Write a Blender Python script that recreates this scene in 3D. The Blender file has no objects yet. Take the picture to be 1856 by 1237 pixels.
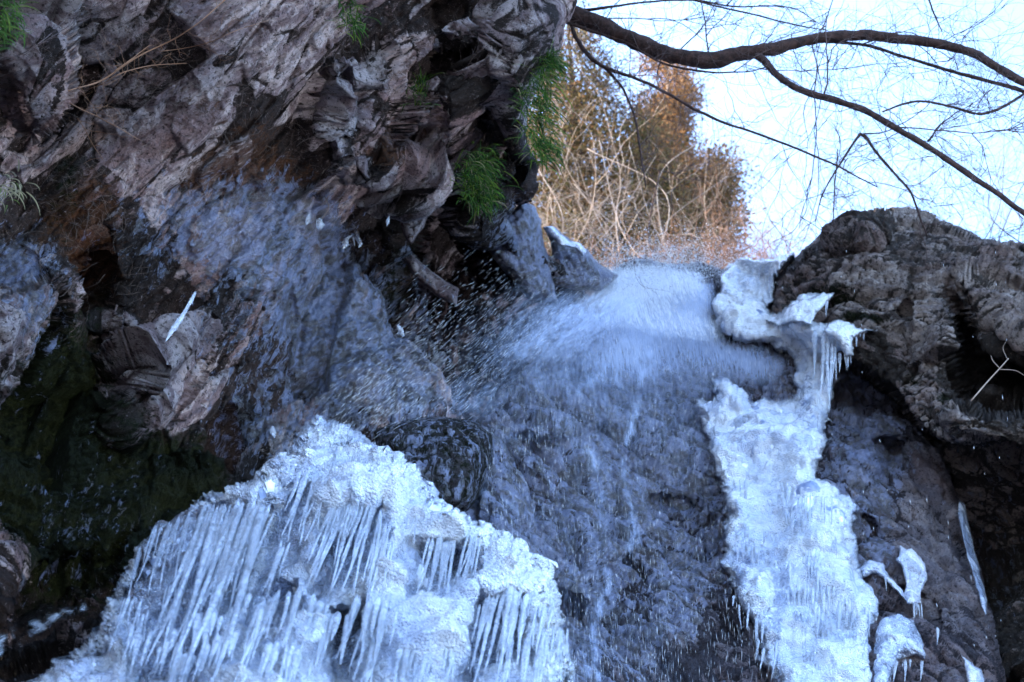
import bpy, math, random
import numpy as np
from mathutils import Matrix, Vector

# ------------------------------------------------------------------ camera, sky, sun, exposure
SC = bpy.context.scene
PITCH, ROLL, FPX, CX, CY, CAMZ = math.radians(40), math.radians(8.3), 2578.0, 928.0, 618.5, 1.6
_f0 = np.array([0, math.cos(PITCH), math.sin(PITCH)])
_u0 = np.array([0, -math.sin(PITCH), math.cos(PITCH)])
_r0 = np.array([1.0, 0, 0])
RGT = math.cos(ROLL) * _r0 + math.sin(ROLL) * _u0
UPV = -math.sin(ROLL) * _r0 + math.cos(ROLL) * _u0
CAM = np.array([0, 0, CAMZ])
cd = bpy.data.cameras.new('camera'); cam = bpy.data.objects.new('camera', cd)
SC.collection.objects.link(cam); SC.camera = cam
cd.sensor_width = 36; cd.lens = FPX / 1856 * 36; cd.clip_start = 0.1; cd.clip_end = 600
M = Matrix.Identity(4)
for i in range(3):
    M[i][0], M[i][1], M[i][2], M[i][3] = RGT[i], UPV[i], -_f0[i], CAM[i]
cam.matrix_world = M
cd.dof.use_dof = True; cd.dof.focus_distance = 9.8; cd.dof.aperture_fstop = 2.5

SUN_EL, SUN_AZ = math.radians(28), math.radians(-66)      # azimuth measured from +Y towards +X
sdir = Vector((math.sin(SUN_AZ) * math.cos(SUN_EL), math.cos(SUN_AZ) * math.cos(SUN_EL), math.sin(SUN_EL)))
w = bpy.data.worlds.new('World'); SC.world = w; w.use_nodes = True
nt = w.node_tree; bg = nt.nodes['Background']; sky = nt.nodes.new('ShaderNodeTexSky')
sky.sky_type = 'NISHITA'; sky.sun_disc = False; sky.sun_elevation = SUN_EL; sky.sun_rotation = SUN_AZ
sky.air_density = 0.85; sky.dust_density = 1.4; sky.ozone_density = 2.6; sky.altitude = 400
nt.links.new(sky.outputs[0], bg.inputs[0]); bg.inputs[1].default_value = 0.15
ld = bpy.data.lights.new('sun', 'SUN'); ld.energy = 2.6; ld.angle = math.radians(0.5); ld.color = (1, 0.9, 0.78)
sun = bpy.data.objects.new('sun', ld); SC.collection.objects.link(sun)
sun.rotation_euler = sdir.to_track_quat('Z', 'Y').to_euler()
vs = SC.view_settings; vs.view_transform = 'Standard'; vs.look = 'None'; vs.gamma = 1; vs.exposure = 3.4
cy = SC.cycles
cy.use_denoising = True; cy.max_bounces = 6; cy.diffuse_bounces = 3; cy.glossy_bounces = 3
cy.transmission_bounces = 5; cy.transparent_max_bounces = 16; cy.volume_bounces = 1
cy.caustics_reflective = False; cy.caustics_refractive = True; cy.sample_clamp_indirect = 3.0; cy.blur_glossy = .6

rng = np.random.default_rng(7); random.seed(7)

# ------------------------------------------------------------------ helpers
def P(x, y, Y):
    x = np.asarray(x, float); y = np.asarray(y, float); Y = np.asarray(Y, float)
    d = _f0 + ((x - CX) / FPX)[..., None] * RGT + ((CY - y) / FPX)[..., None] * UPV
    return CAM + d * (Y / d[..., 1])[..., None]

def hsh(i, j, k, s):
    h = (i * 374761393 + j * 668265263 + k * 2147483647 + s * 974634777) & 0xffffffff
    h = ((h ^ (h >> 13)) * 1274126177) & 0xffffffff
    h = ((h ^ (h >> 15)) * 2246822519) & 0xffffffff
    h ^= h >> 16
    return (h & 0xffffff) / float(0xffffff)

def noise(p, s=0):
    i = np.floor(p).astype(np.int64); f = p - i; f = f * f * (3 - 2 * f); r = 0
    for a in (0, 1):
        for b in (0, 1):
            for c in (0, 1):
                wgt = (f[:, 0] if a else 1 - f[:, 0]) * (f[:, 1] if b else 1 - f[:, 1]) * (f[:, 2] if c else 1 - f[:, 2])
                r = r + wgt * hsh(i[:, 0] + a, i[:, 1] + b, i[:, 2] + c, s)
    return r * 2 - 1

def fbm(p, o=4, s=0, g=0.5):
    r = 0; a = 1; t = 0
    for k in range(o):
        r = r + a * noise(p * 2 ** k + 17.3 * k, s + k); t += a; a *= g
    return r / t

def vor(p, s=0, jit=0.9):
    i0 = np.floor(p).astype(np.int64); n = len(p)
    f1 = np.full(n, 9.); f2 = np.full(n, 9.); cen = np.zeros((n, 3)); cid = np.zeros((n, 3))
    for a in (-1, 0, 1):
        for b in (-1, 0, 1):
            for c in (-1, 0, 1):
                I, J, K = i0[:, 0] + a, i0[:, 1] + b, i0[:, 2] + c
                q = np.stack([I + 0.5 + jit * (hsh(I, J, K, s) - .5), J + 0.5 + jit * (hsh(I, J, K, s + 1) - .5),
                              K + 0.5 + jit * (hsh(I, J, K, s + 2) - .5)], 1)
                d = np.linalg.norm(p - q, axis=1)
                m = d < f1
                f2 = np.where(m, f1, np.minimum(f2, d)); f1 = np.where(m, d, f1)
                cen[m] = q[m]; cid[m] = np.stack([I, J, K], 1)[m]
    c = cid.astype(np.int64)
    rnd = np.stack([hsh(c[:, 0], c[:, 1], c[:, 2], s + 5 + k) for k in range(4)], 1)
    return f1, f2, cen, rnd

def frame(ax, up=(0, 0, 1)):
    a = np.array(ax, float); a /= np.linalg.norm(a); b = np.cross(up, a); b /= np.linalg.norm(b); c = np.cross(a, b)
    return np.stack([a, b, c])

def sdpoly(x, y, poly):
    """signed distance in px, positive inside"""
    pl = np.array(poly, float); d = np.full(x.shape, 1e9); ins = np.zeros(x.shape, bool)
    for k in range(len(pl)):
        a, b = pl[k], pl[(k + 1) % len(pl)]; e = b - a
        t = np.clip(((x - a[0]) * e[0] + (y - a[1]) * e[1]) / max(e @ e, 1e-9), 0, 1)
        d = np.minimum(d, (x - a[0] - t * e[0]) ** 2 + (y - a[1] - t * e[1]) ** 2)
        c = (a[1] > y) != (b[1] > y)
        with np.errstate(divide='ignore', invalid='ignore'):
            ins ^= c & (x < (b[0] - a[0]) * (y - a[1]) / (b[1] - a[1] + 1e-12) + a[0])
    d = np.sqrt(d)
    return np.where(ins, d, -d)

def sst(t, a, b):
    t = np.clip((t - a) / (b - a), 0, 1); return t * t * (3 - 2 * t)

def tps(pts):
    c = np.array([q[:2] for q in pts], float) / 600; v = np.array([q[2] for q in pts], float)
    def U(r2): return r2 * np.log(r2 + 1e-9) * 0.5
    n = len(c); A = np.zeros((n + 3, n + 3)); r2 = ((c[:, None] - c[None]) ** 2).sum(2)
    A[:n, :n] = U(r2) + np.eye(n) * 0.01; A[:n, n] = 1; A[:n, n + 1:] = c; A[n, :n] = 1; A[n + 1:, :n] = c.T
    s = np.linalg.solve(A, np.concatenate([v, [0, 0, 0]]))
    def f(x, y):
        xs, ys = np.clip(x, -500, 2300) / 600, np.clip(y, -600, 1700) / 600
        r = s[n] + s[n + 1] * xs + s[n + 2] * ys
        for k in range(n):
            r = r + s[k] * U((xs - c[k, 0]) ** 2 + (ys - c[k, 1]) ** 2)
        return r
    return f

def blobs(x, y, L):
    r = np.zeros(x.shape)
    for cx, cyy, rx, ry, a in L:
        r += a * np.exp(-(((x - cx) / rx) ** 2 + ((y - cyy) / ry) ** 2))
    return np.clip(r, 0, 1)

COL = SC.collection
SURF = {}
def keep_surface(key, p, cell=5.0):
    rel = p - CAM; z = rel @ _f0; px = CX + FPX * (rel @ RGT) / z; py = CY - FPX * (rel @ UPV) / z
    i = np.clip(((px + 100) / cell).astype(int), 0, 419); j = np.clip(((py + 100) / cell).astype(int), 0, 299)
    g = np.full((300, 420), 1e9); np.minimum.at(g, (j, i), p[:, 1]); SURF[key] = (g, cell)
def ysurf(key, x, y):
    g, cell = SURF[key]; i = np.clip(((np.asarray(x, float) + 100) / cell).astype(int), 0, 419); j = np.clip(((np.asarray(y, float) + 100) / cell).astype(int), 0, 299)
    return g[j, i]
def mesh_obj(name, v, faces, mat, parent=None, smooth=True, attrs=None):
    me = bpy.data.meshes.new(name)
    v = np.asarray(v, np.float32)
    org = np.zeros(3)
    if parent is None:                                    # origin at the thing's base
        org = np.array([v[:, 0].mean(), v[:, 1].mean(), v[:, 2].min()]); 
    else:
        org = np.array(parent.get('_org', (0, 0, 0)))
    v = v - org.astype(np.float32)
    me.vertices.add(len(v)); me.vertices.foreach_set('co', v.ravel())
    if isinstance(faces, np.ndarray):
        k = faces.shape[1]; n = len(faces)
        me.loops.add(n * k); me.loops.foreach_set('vertex_index', faces.ravel().astype(np.int32))
        me.polygons.add(n); me.polygons.foreach_set('loop_start', np.arange(0, n * k, k, dtype=np.int32))
    else:
        tot = sum(f.shape[0] for f in faces)
        li = np.concatenate([f.ravel() for f in faces]).astype(np.int32)
        st = []; o = 0
        for f in faces:
            st.append(o + np.arange(f.shape[0]) * f.shape[1]); o += f.size
        me.loops.add(len(li)); me.loops.foreach_set('vertex_index', li)
        me.polygons.add(tot); me.polygons.foreach_set('loop_start', np.concatenate(st).astype(np.int32))
    me.update(calc_edges=True); me.validate()
    me.polygons.foreach_set('use_smooth', np.full(len(me.polygons), smooth))
    for nm, arr in (attrs or {}).items():
        a = me.attributes.new(nm, 'FLOAT_COLOR', 'POINT')
        if arr.shape[1] == 3: arr = np.concatenate([arr, np.ones((len(arr), 1))], 1)
        a.data.foreach_set('color', arr.astype(np.float32).ravel())
    me.materials.append(mat)
    o = bpy.data.objects.new(name, me); COL.objects.link(o)
    if parent is None: o.location = org.tolist(); o['_org'] = org.tolist()
    else: o.parent = parent
    return o

def tag(o, label=None, cat=None, group=None, kind=None):
    if label: o['label'] = label
    if cat: o['category'] = cat
    if group: o['group'] = group
    if kind: o['kind'] = kind
    return o

def axis(lo, hi, a, b, step, grow=1.25, mx=60):
    mid = list(np.arange(max(lo, a), min(hi, b) + step, step)); L = []; s = step; x = mid[0]
    while x > lo: s = min(s * grow, mx); x -= s; L.append(x)
    R = []; s = step; x = mid[-1]
    while x < hi: s = min(s * grow, mx); x += s; R.append(x)
    return np.array(L[::-1] + mid + R)

def relief(name, poly, depth, mat, disp=None, step=2.3, rnd_px=40, rnd_m=0.6, rag=6, rag_s=0.02, thick=1.5,
           masks=None, parent=None, seed=0, feats=(), shrink=0.0, amp=1.0, fade=14):
    """A rock or ice body: a front built point by point at its own real distance, rounded off at its outline, with sides that run back."""
    pl = np.array(poly, float)
    xs = axis(pl[:, 0].min() - 6, pl[:, 0].max() + 6, -25, 1881, step)
    ys = axis(pl[:, 1].min() - 6, pl[:, 1].max() + 6, -25, 1262, step)
    X, Yp = np.meshgrid(xs, ys); sh = X.shape; x = X.ravel().copy(); y = Yp.ravel().copy()
    q = np.stack([x, y, np.full_like(x, seed * 7.7)], 1)
    jx = rag * (fbm(q * rag_s, 4, seed + 30, .6)); jy = rag * (fbm(q * rag_s, 4, seed + 40, .6))
    sd = sdpoly(x + jx, y + jy, pl).reshape(sh)
    gy, gx = np.gradient(sd, ys, xs)
    keep = (sd > -step * 1.2)
    g2 = np.maximum(gx ** 2 + gy ** 2, .2)
    neg = (sd < 0) & keep
    x2 = np.where(neg, X - sd * gx / g2, X); y2 = np.where(neg, Yp - sd * gy / g2, Yp)
    fk = keep[:-1, :-1] & keep[1:, :-1] & keep[:-1, 1:] & keep[1:, 1:]
    idx = np.arange(X.size).reshape(sh)
    F = np.stack([idx[:-1, :-1][fk], idx[1:, :-1][fk], idx[1:, 1:][fk], idx[:-1, 1:][fk]], 1)
    used = np.unique(F); remap = -np.ones(X.size, np.int64); remap[used] = np.arange(len(used)); F = remap[F]
    x = x2.ravel()[used]; y = y2.ravel()[used]; s = np.maximum(sd.ravel()[used], 0)
    Yd = depth(x, y)
    for fp, dy, soft in feats:
        qq = np.stack([x, y, np.full_like(x, 3.3)], 1)
        Yd = Yd + dy * sst(sdpoly(x + 7 * fbm(qq * .03, 3, 5), y + 7 * fbm(qq * .03, 3, 9), fp), -soft, soft)
    t = np.clip(1 - s / rnd_px, 0, 1)
    Yd = Yd + rnd_m * (1 - np.sqrt(np.clip(1 - t * t, 0, 1)))
    p = P(x, y, Yd)
    att = masks(x, y, p) if masks else None
    if disp is not None:
        d, att2 = disp(p, x, y, att)
        if att2 is not None: att = att2
        # push along the smooth surface normal
        fn = np.cross(p[F[:, 2]] - p[F[:, 0]], p[F[:, 3]] - p[F[:, 1]]); vn = np.zeros_like(p)
        for k in range(4): np.add.at(vn, F[:, k], fn)
        vn /= np.linalg.norm(vn, axis=1)[:, None] + 1e-12
        tc = CAM - p; tc /= np.linalg.norm(tc, axis=1)[:, None]
        sg = np.sign((vn * tc).sum(1))[:, None]; vn = vn * sg
        vn = vn * .6 + tc * .4 + np.array([0, -.3, 0]); vn /= np.linalg.norm(vn, axis=1)[:, None]
        edge = sst(s, 0, fade) * .85 + .15
        p = p + vn * (d * edge * amp)[:, None]
    if parent is None: keep_surface(name, p)
    else: keep_surface(name + str(seed), p)
    # sides
    e = np.concatenate([F[:, [0, 1]], F[:, [1, 2]], F[:, [2, 3]], F[:, [3, 0]]])
    key = np.sort(e, 1); _, inv, cnt = np.unique(key[:, 0] * 10000000 + key[:, 1], return_inverse=True, return_counts=True)
    be = e[cnt[inv] == 1]; bv = np.unique(be); m2 = -np.ones(len(p), np.int64)
    V = [p]; Fs = [F[:, ::-1]]; A = [att] if att is not None else None; prev = None; n = len(p)
    cen = p.mean(0)
    for k, fr in enumerate(np.linspace(0, 1, max(4, min(26, int(thick / .16))) + 1)[1:] if thick < 5 else np.linspace(0, 1, 40)[1:] ** 1.2):
        m2 = -np.ones(len(p), np.int64); m2[bv] = n + np.arange(len(bv))
        aw = p[bv] - CAM; aw /= np.linalg.norm(aw, axis=1)[:, None]
        q = p[bv] + aw * thick * fr; q += (cen + aw * thick - q) * (.04 + shrink) * fr * fr
        
        ins = cen + aw * thick * fr - q; ins /= np.linalg.norm(ins, axis=1)[:, None] + 1e-9
        dd_ = min(.5, .22 * thick) * (fbm(q * 1.6, 4, 91 + seed) + .5 * np.abs(fbm(q * np.array([2, 5, 5.]), 4, 95 + seed)) ); q = q + ins * (np.abs(dd_) * min(1, fr * thick / .25))[:, None]
        src = np.arange(len(p)) if prev is None else prev
        Fs.append(np.stack([src[be[:, 0]], src[be[:, 1]], m2[be[:, 1]], m2[be[:, 0]]], 1))
        V.append(q); n += len(bv); prev = m2
        if A: A.append(att[bv])
    V = np.concatenate(V); F = np.concatenate(Fs)
    o = mesh_obj(name, V, F, mat, parent, True, {'mask': np.concatenate(A)} if A else None)
    return o

class MB:
    def __init__(s): s.v = []; s.f = {3: [], 4: []}; s.n = 0; s.c = []
    def add(s, v, f, col=None):
        v = np.asarray(v, float); f = np.asarray(f)
        s.f[f.shape[1]].append(f + s.n); s.v.append(v); s.n += len(v)
        if col is not None: s.c.append(np.broadcast_to(np.asarray(col, float), (len(v), 4)).copy())
    def tube(s, pts, rad, sides=6, col=None, rough=0):
        pts = np.asarray(pts, float); n = len(pts); rad = np.broadcast_to(np.asarray(rad, float), (n,))
        tg = np.gradient(pts, axis=0); tg /= np.linalg.norm(tg, axis=1)[:, None] + 1e-12
        ref = np.array([0.31, 0.12, 0.94]) if abs(tg[0] @ np.array([0.31, 0.12, 0.94])) < .9 else np.array([1., 0, 0])
        b = np.cross(tg, ref); b /= np.linalg.norm(b, axis=1)[:, None] + 1e-12; c = np.cross(tg, b)
        a = np.arange(sides) * 2 * math.pi / sides
        ring = (np.cos(a)[None, :, None] * b[:, None] + np.sin(a)[None, :, None] * c[:, None])
        R = np.repeat(rad[:, None], sides, 1)
        if rough: R = R * (1 + rough * rng.normal(size=R.shape))
        v = (pts[:, None] + ring * R[..., None]).reshape(-1, 3)
        i = np.arange(n - 1)[:, None] * sides; j = np.arange(sides)[None]; jn = (j + 1) % sides
        f = np.stack([i + j, i + jn, i + sides + jn, i + sides + j], 2).reshape(-1, 4)
        s.add(v, f, col)
        if sides > 3:
            k = np.arange(1, sides - 1)
            # closing fans as triangles at both ends
            s.f[3].append(np.stack([np.zeros_like(k), k + 1, k], 1) + s.n - len(v))
            s.f[3].append(np.stack([np.zeros_like(k), k, k + 1], 1) + s.n - sides)
    def build(s, name, mat, parent=None, smooth=True):
        V = np.concatenate(s.v); F = [np.concatenate(s.f[k]) for k in (3, 4) if s.f[k]]
        at = {'mask': np.concatenate(s.c)} if s.c and sum(map(len, s.c)) == len(V) else None
        return mesh_obj(name, V, F, mat, parent, smooth, at)

def smooth_path(pts, n=24):
    """Catmull-Rom through points"""
    p = np.asarray(pts, float); p = np.vstack([2 * p[0] - p[1], p, 2 * p[-1] - p[-2]]); out = []
    m = len(p) - 3; per = max(2, n // m)
    for i in range(m):
        for t in np.linspace(0, 1, per, endpoint=False):
            a, b, c, d = p[i:i + 4]
            out.append(.5 * (2 * b + (c - a) * t + (2 * a - 5 * b + 4 * c - d) * t * t + (3 * b - a - 3 * c + d) * t ** 3))
    out.append(p[-2]); return np.array(out)

# ------------------------------------------------------------------ materials
class NT:
    def __init__(s, name):
        s.m = bpy.data.materials.new(name); s.m.use_nodes = True; s.t = s.m.node_tree
        s.b = s.t.nodes['Principled BSDF']; s.out = s.t.nodes['Material Output']
        s.tc = s.n('ShaderNodeTexCoord'); s.geo = s.n('ShaderNodeNewGeometry')
    def n(s, k, **kw):
        n = s.t.nodes.new(k)
        for a, b in kw.items(): setattr(n, a, b)
        return n
    def l(s, a, b): s.t.links.new(a, b)
    def set(s, sock, v):
        if isinstance(v, (int, float)): sock.default_value = v
        elif isinstance(v, tuple): sock.default_value = (*v, 1) if len(v) == 3 and sock.type == 'RGBA' else v
        else: s.l(v, sock)
    def noise(s, sc, det=4, rough=.55, vec=None, dist=0, col=False):
        n = s.n('ShaderNodeTexNoise'); n.inputs['Scale'].default_value = sc; n.inputs['Detail'].default_value = det
        n.inputs['Roughness'].default_value = rough; n.inputs['Distortion'].default_value = dist
        s.l(vec if vec is not None else s.geo.outputs['Position'], n.inputs['Vector']); return n.outputs['Color' if col else 'Fac']
    def vor(s, sc, feat='F1', vec=None, out='Distance', rnd=1):
        n = s.n('ShaderNodeTexVoronoi', feature=feat); n.inputs['Scale'].default_value = sc; n.inputs['Randomness'].default_value = rnd
        s.l(vec if vec is not None else s.geo.outputs['Position'], n.inputs['Vector']); return n.outputs[out]
    def ramp(s, f, a, b, lo=0., hi=1.):
        n = s.n('ShaderNodeMapRange', interpolation_type='SMOOTHSTEP'); s.l(f, n.inputs[0])
        for k, v in zip((1, 2, 3, 4), (a, b, lo, hi)): n.inputs[k].default_value = v
        return n.outputs[0]
    def math(s, op, a, b=0.):
        n = s.n('ShaderNodeMath', operation=op); s.set(n.inputs[0], a); s.set(n.inputs[1], b); return n.outputs[0]
    def mix(s, f, a, b):
        n = s.n('ShaderNodeMix', data_type='RGBA'); s.set(n.inputs[0], f); s.set(n.inputs[6], a); s.set(n.inputs[7], b); return n.outputs[2]
    def mapping(s, rot=(0, 0, 0), sc=(1, 1, 1)):
        n = s.n('ShaderNodeMapping'); n.inputs['Rotation'].default_value = rot; n.inputs['Scale'].default_value = sc
        s.l(s.geo.outputs['Position'], n.inputs['Vector']); return n.outputs[0]
    def bump(s, h, dist, strength=1., nrm=None):
        n = s.n('ShaderNodeBump'); n.inputs['Distance'].default_value = dist; s.set(n.inputs['Strength'], strength); s.l(h, n.inputs['Height'])
        if nrm is not None: s.l(nrm, n.inputs['Normal'])
        return n.outputs[0]
    def attr(s):
        a = s.n('ShaderNodeAttribute', attribute_name='mask'); sp = s.n('ShaderNodeSeparateColor'); s.l(a.outputs['Color'], sp.inputs[0])
        return sp.outputs[0], sp.outputs[1], sp.outputs[2], a.outputs['Alpha']
    def p(s, **kw):
        for k, v in kw.items(): s.set(s.b.inputs[k.replace('_', ' ')], v)

def rock_mat(name, pale, dark, mid, rust=(.080, .038, .020), moss=(.012, .0155, .006), grain=1.0, rot=(.5, .9, .6), wet_sky_tint=(.11, .15, .275)):
    m = NT(name); wet, mo, ru, tone = m.attr()
    st = m.mapping(rot, (1, 2.6, 1))
    n1 = m.noise(2.2 * grain, 8, .68, st, .6); n2 = m.noise(9 * grain, 9, .78, st, .6); n3 = m.noise(38 * grain, 5, .7)
    c = m.mix(m.ramp(n1, .46, .56), mid, pale)
    big = m.noise(.9, 3, .6); c = m.mix(m.ramp(big, .45, .62, 0, .45), c, (.17, .105, .10)); c = m.mix(m.ramp(m.noise(3.1, 6, .75), .56, .64, 0, .7), c, (.06, .035, .025))
    # crust of lichen, thresholded by the cell tone; low tone also paints recess shade
    s = m.math('ADD', m.math('MULTIPLY', tone, .5), m.math('MULTIPLY', n2, .8))
    c = m.mix(m.ramp(s, .53, .66), dark, c)
    c = m.mix(m.ramp(n3, .60, .72, 0, .45), c, tuple(min(1, v * 1.7) for v in pale))
    c = m.mix(m.ramp(n3, .47, .36, 0, .85), c, tuple(v * .5 for v in dark))
    pass
    rf = m.math('MULTIPLY', m.ramp(m.math('ADD', ru, m.math('MULTIPLY', m.math('SUBTRACT', n2, .5), 2.6)), .42, .72), .85)
    c = m.mix(rf, c, m.mix(m.ramp(n3, .3, .7), rust, tuple(v * .25 for v in rust)))
    mf = m.ramp(m.math('ADD', mo, m.math('MULTIPLY', m.math('SUBTRACT', n2, .5), 1.8)), .35, .65)
    c = m.mix(mf, c, m.mix(m.ramp(n3, .35, .7), tuple(v * .3 for v in moss), moss))
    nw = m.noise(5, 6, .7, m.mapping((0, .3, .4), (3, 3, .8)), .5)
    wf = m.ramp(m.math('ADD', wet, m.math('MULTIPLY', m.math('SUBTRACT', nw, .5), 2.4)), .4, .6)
    c = m.mix(m.math('MULTIPLY', wf, .72), c, m.mix(m.ramp(m.noise(5, 8, .75, st, .6), .44, .56), (.022, .022, .03), wet_sky_tint))  # blue sky reflection on the wet rock painted into its base colour
    r = m.math('SUBTRACT', .95, m.math('MULTIPLY', wf, m.math('SUBTRACT', .80, m.math('MULTIPLY', n3, .35))))
    r = m.math('ADD', r, m.math('MULTIPLY', m.math('MULTIPLY', mf, wf), .15))
    h = m.math('ADD', m.math('MULTIPLY', n2, 1.), m.math('MULTIPLY', n3, .35))
    crk = m.vor(11 * grain, 'DISTANCE_TO_EDGE', m.mapping(rot, (1, 2.2, 1)))
    h = m.math('ADD', h, m.math('MULTIPLY', m.ramp(crk, 0, .05), .22))
    nb = m.bump(h, .07)
    nb = m.bump(m.noise(120, 4, .7), .012, 1, nb)
    m.p(Base_Color=c, Roughness=r, Normal=nb, IOR=1.5)
    m.set(m.b.inputs['Specular IOR Level'], m.math('ADD', .12, m.math('MULTIPLY', wf, 1.1)))
    return m.m

MAT = {}
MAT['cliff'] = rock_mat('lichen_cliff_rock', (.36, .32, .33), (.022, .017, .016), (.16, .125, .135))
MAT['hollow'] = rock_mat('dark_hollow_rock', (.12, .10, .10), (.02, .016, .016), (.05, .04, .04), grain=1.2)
MAT['fall'] = rock_mat('wet_fall_rock', (.26, .23, .25), (.05, .045, .055), (.16, .145, .17), grain=1.3, rot=(.2, .5, .1), wet_sky_tint=(.20, .24, .41))
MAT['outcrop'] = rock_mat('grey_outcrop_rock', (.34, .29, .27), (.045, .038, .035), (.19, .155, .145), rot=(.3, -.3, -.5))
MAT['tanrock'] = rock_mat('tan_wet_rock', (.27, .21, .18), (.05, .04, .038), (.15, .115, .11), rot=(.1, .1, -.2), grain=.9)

def ice_mat(name, base=(.80, .88, .98), trans=.35, rough=.14, bs=1.0, sss=0., milky=(.42, .6), tint=(.45, .6, .85)):
    m = NT(name)
    n1 = m.noise(5 * bs, 5, .6, None, .4); n2 = m.noise(28 * bs, 4, .65); v = m.vor(34 * bs, 'SMOOTH_F1'); v2 = m.vor(80 * bs, 'F1')
    c = m.mix(m.ramp(n1, milky[0], milky[1]), tint, base)
    h = m.math('ADD', m.math('MULTIPLY', v, -.9), m.math('ADD', m.math('MULTIPLY', n2, .5), m.math('MULTIPLY', v2, -.35)))
    nb = m.bump(h, .028)
    m.p(Base_Color=c, Roughness=rough, IOR=1.31, Normal=nb)
    m.set(m.b.inputs['Transmission Weight'], m.ramp(n1, milky[0], milky[1], trans, trans * .25))
    m.b.inputs['Coat Weight'].default_value = .35; m.b.inputs['Coat Roughness'].default_value = .05; m.b.inputs['Coat IOR'].default_value = 1.33
    m.b.inputs['Specular IOR Level'].default_value = .8
    if sss:
        m.b.inputs['Subsurface Weight'].default_value = sss; m.b.inputs['Subsurface Radius'].default_value = (.3, .5, .9)
        m.b.inputs['Subsurface Scale'].default_value = .08
    return m.m
MAT['ice'] = ice_mat('crusty_ice', (.6, .66, .8), trans=.55, tint=(.4, .48, .66))
MAT['icedeep'] = ice_mat('clear_deep_ice', (.42, .55, .78), .6, .08, .7, tint=(.12, .17, .28))
MAT['icewhite'] = ice_mat('white_snowy_ice', (.68, .70, .78), .25, .22, 1.1, sss=.0, tint=(.5, .56, .7))
MAT['icicle'] = ice_mat('clear_icicle', (.80, .87, 1.0), .82, .04, .35, tint=(.84, .9, 1.), milky=(.35, 1.1))

def simple(name, c, rough=.9, c2=None, sc=8, bump=0, trans=0):
    m = NT(name); n = m.noise(sc, 5, .65)
    col = m.mix(m.ramp(n, .35, .65), c, c2 or tuple(v * .5 for v in c))
    m.p(Base_Color=col, Roughness=rough)
    m.b.inputs['Specular IOR Level'].default_value = .25
    if bump: m.p(Normal=m.bump(m.noise(sc * 5, 5, .7), bump))
    return m.m
MAT['bark'] = simple('dark_brown_bark', (.075, .042, .035), .85, (.025, .016, .015), 14, .02)
MAT['twig'] = simple('thin_twig_bark', (.11, .075, .07), .85, (.06, .045, .045))
MAT['paletwig'] = simple('pale_tan_twig', (.34, .27, .22), .85, (.22, .16, .13), 3)  # pale tan bark, the twig's own colour
MAT['redtwig'] = simple('reddish_twig', (.30, .16, .10), .85, (.2, .11, .08), 3)
MAT['dryvine'] = simple('dry_vine_stem', (.26, .14, .085), .85, (.16, .09, .06), 12)
MAT['root'] = simple('fine_dry_rootlet', (.16, .12, .10), .9, (.06, .045, .04), 5)

def leaf_mat(name):
    m = NT(name); a = m.n('ShaderNodeAttribute', attribute_name='mask')
    m.p(Base_Color=a.outputs['Color'], Roughness=.75); m.b.inputs['Specular IOR Level'].default_value = .2
    tr = m.n('ShaderNodeBsdfTranslucent'); m.l(a.outputs['Color'], tr.inputs[0]); mx = m.n('ShaderNodeMixShader')
    mx.inputs[0].default_value = .35; m.l(m.b.outputs[0], mx.inputs[1]); m.l(tr.outputs[0], mx.inputs[2]); m.l(mx.outputs[0], m.out.inputs[0])
    return m.m
MAT['leaf'] = leaf_mat('leafy_foliage')

def drop_mat():
    m = NT('water_drop'); m.p(Base_Color=(.9, .94, 1.0), Roughness=.15); m.b.inputs['Transmission Weight'].default_value = .25
    m.b.inputs['IOR'].default_value = 1.33
    return m.m
MAT['drop'] = drop_mat()

def veil_mat(name, thr, op, sc=1.0, col=(.86, .92, 1.)):
    """falling water: the mask attribute carries (across, along, density) of the flow"""
    m = NT(name); a = m.n('ShaderNodeAttribute', attribute_name='mask'); sp = m.n('ShaderNodeSeparateColor'); m.l(a.outputs['Color'], sp.inputs[0])
    cb = m.n('ShaderNodeCombineXYZ'); m.l(m.math('MULTIPLY', sp.outputs[0], 1), cb.inputs[0]); m.l(m.math('MULTIPLY', sp.outputs[1], 1), cb.inputs[1])
    mp = m.n('ShaderNodeMapping'); mp.inputs['Scale'].default_value = (16 * sc, 1.3 * sc, 1); m.l(cb.outputs[0], mp.inputs[0])
    n1 = m.noise(1, 6, .7, mp.outputs[0], .3)
    mp2 = m.n('ShaderNodeMapping'); mp2.inputs['Scale'].default_value = (80 * sc, 10 * sc, 1); m.l(cb.outputs[0], mp2.inputs[0])
    n2 = m.noise(1, 4, .7, mp2.outputs[0], .2)
    s = m.math('ADD', m.math('ADD', m.math('MULTIPLY', n1, .45), m.math('MULTIPLY', m.math('ADD', n2, m.math('MULTIPLY', m.math('SUBTRACT', n2, .5), .4)), .62)), m.math('MULTIPLY', m.math('SUBTRACT', sp.outputs[2], .5), .9))
    al = m.math('MULTIPLY', m.ramp(s, thr - .22, thr + .5), m.math('MULTIPLY', m.ramp(sp.outputs[2], .0, .6), op))
    m.p(Base_Color=col, Roughness=.25, Alpha=al); m.b.inputs['Specular IOR Level'].default_value = .5
    m.p(Normal=m.bump(n2, .02))
    return m.m
MAT['veil'] = veil_mat('falling_water_sheet', .5, .58, 1, (.58, .70, .98))
MAT['foam'] = veil_mat('splashing_water', .55, .85, 1.3, (.88, .93, 1.))

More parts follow.
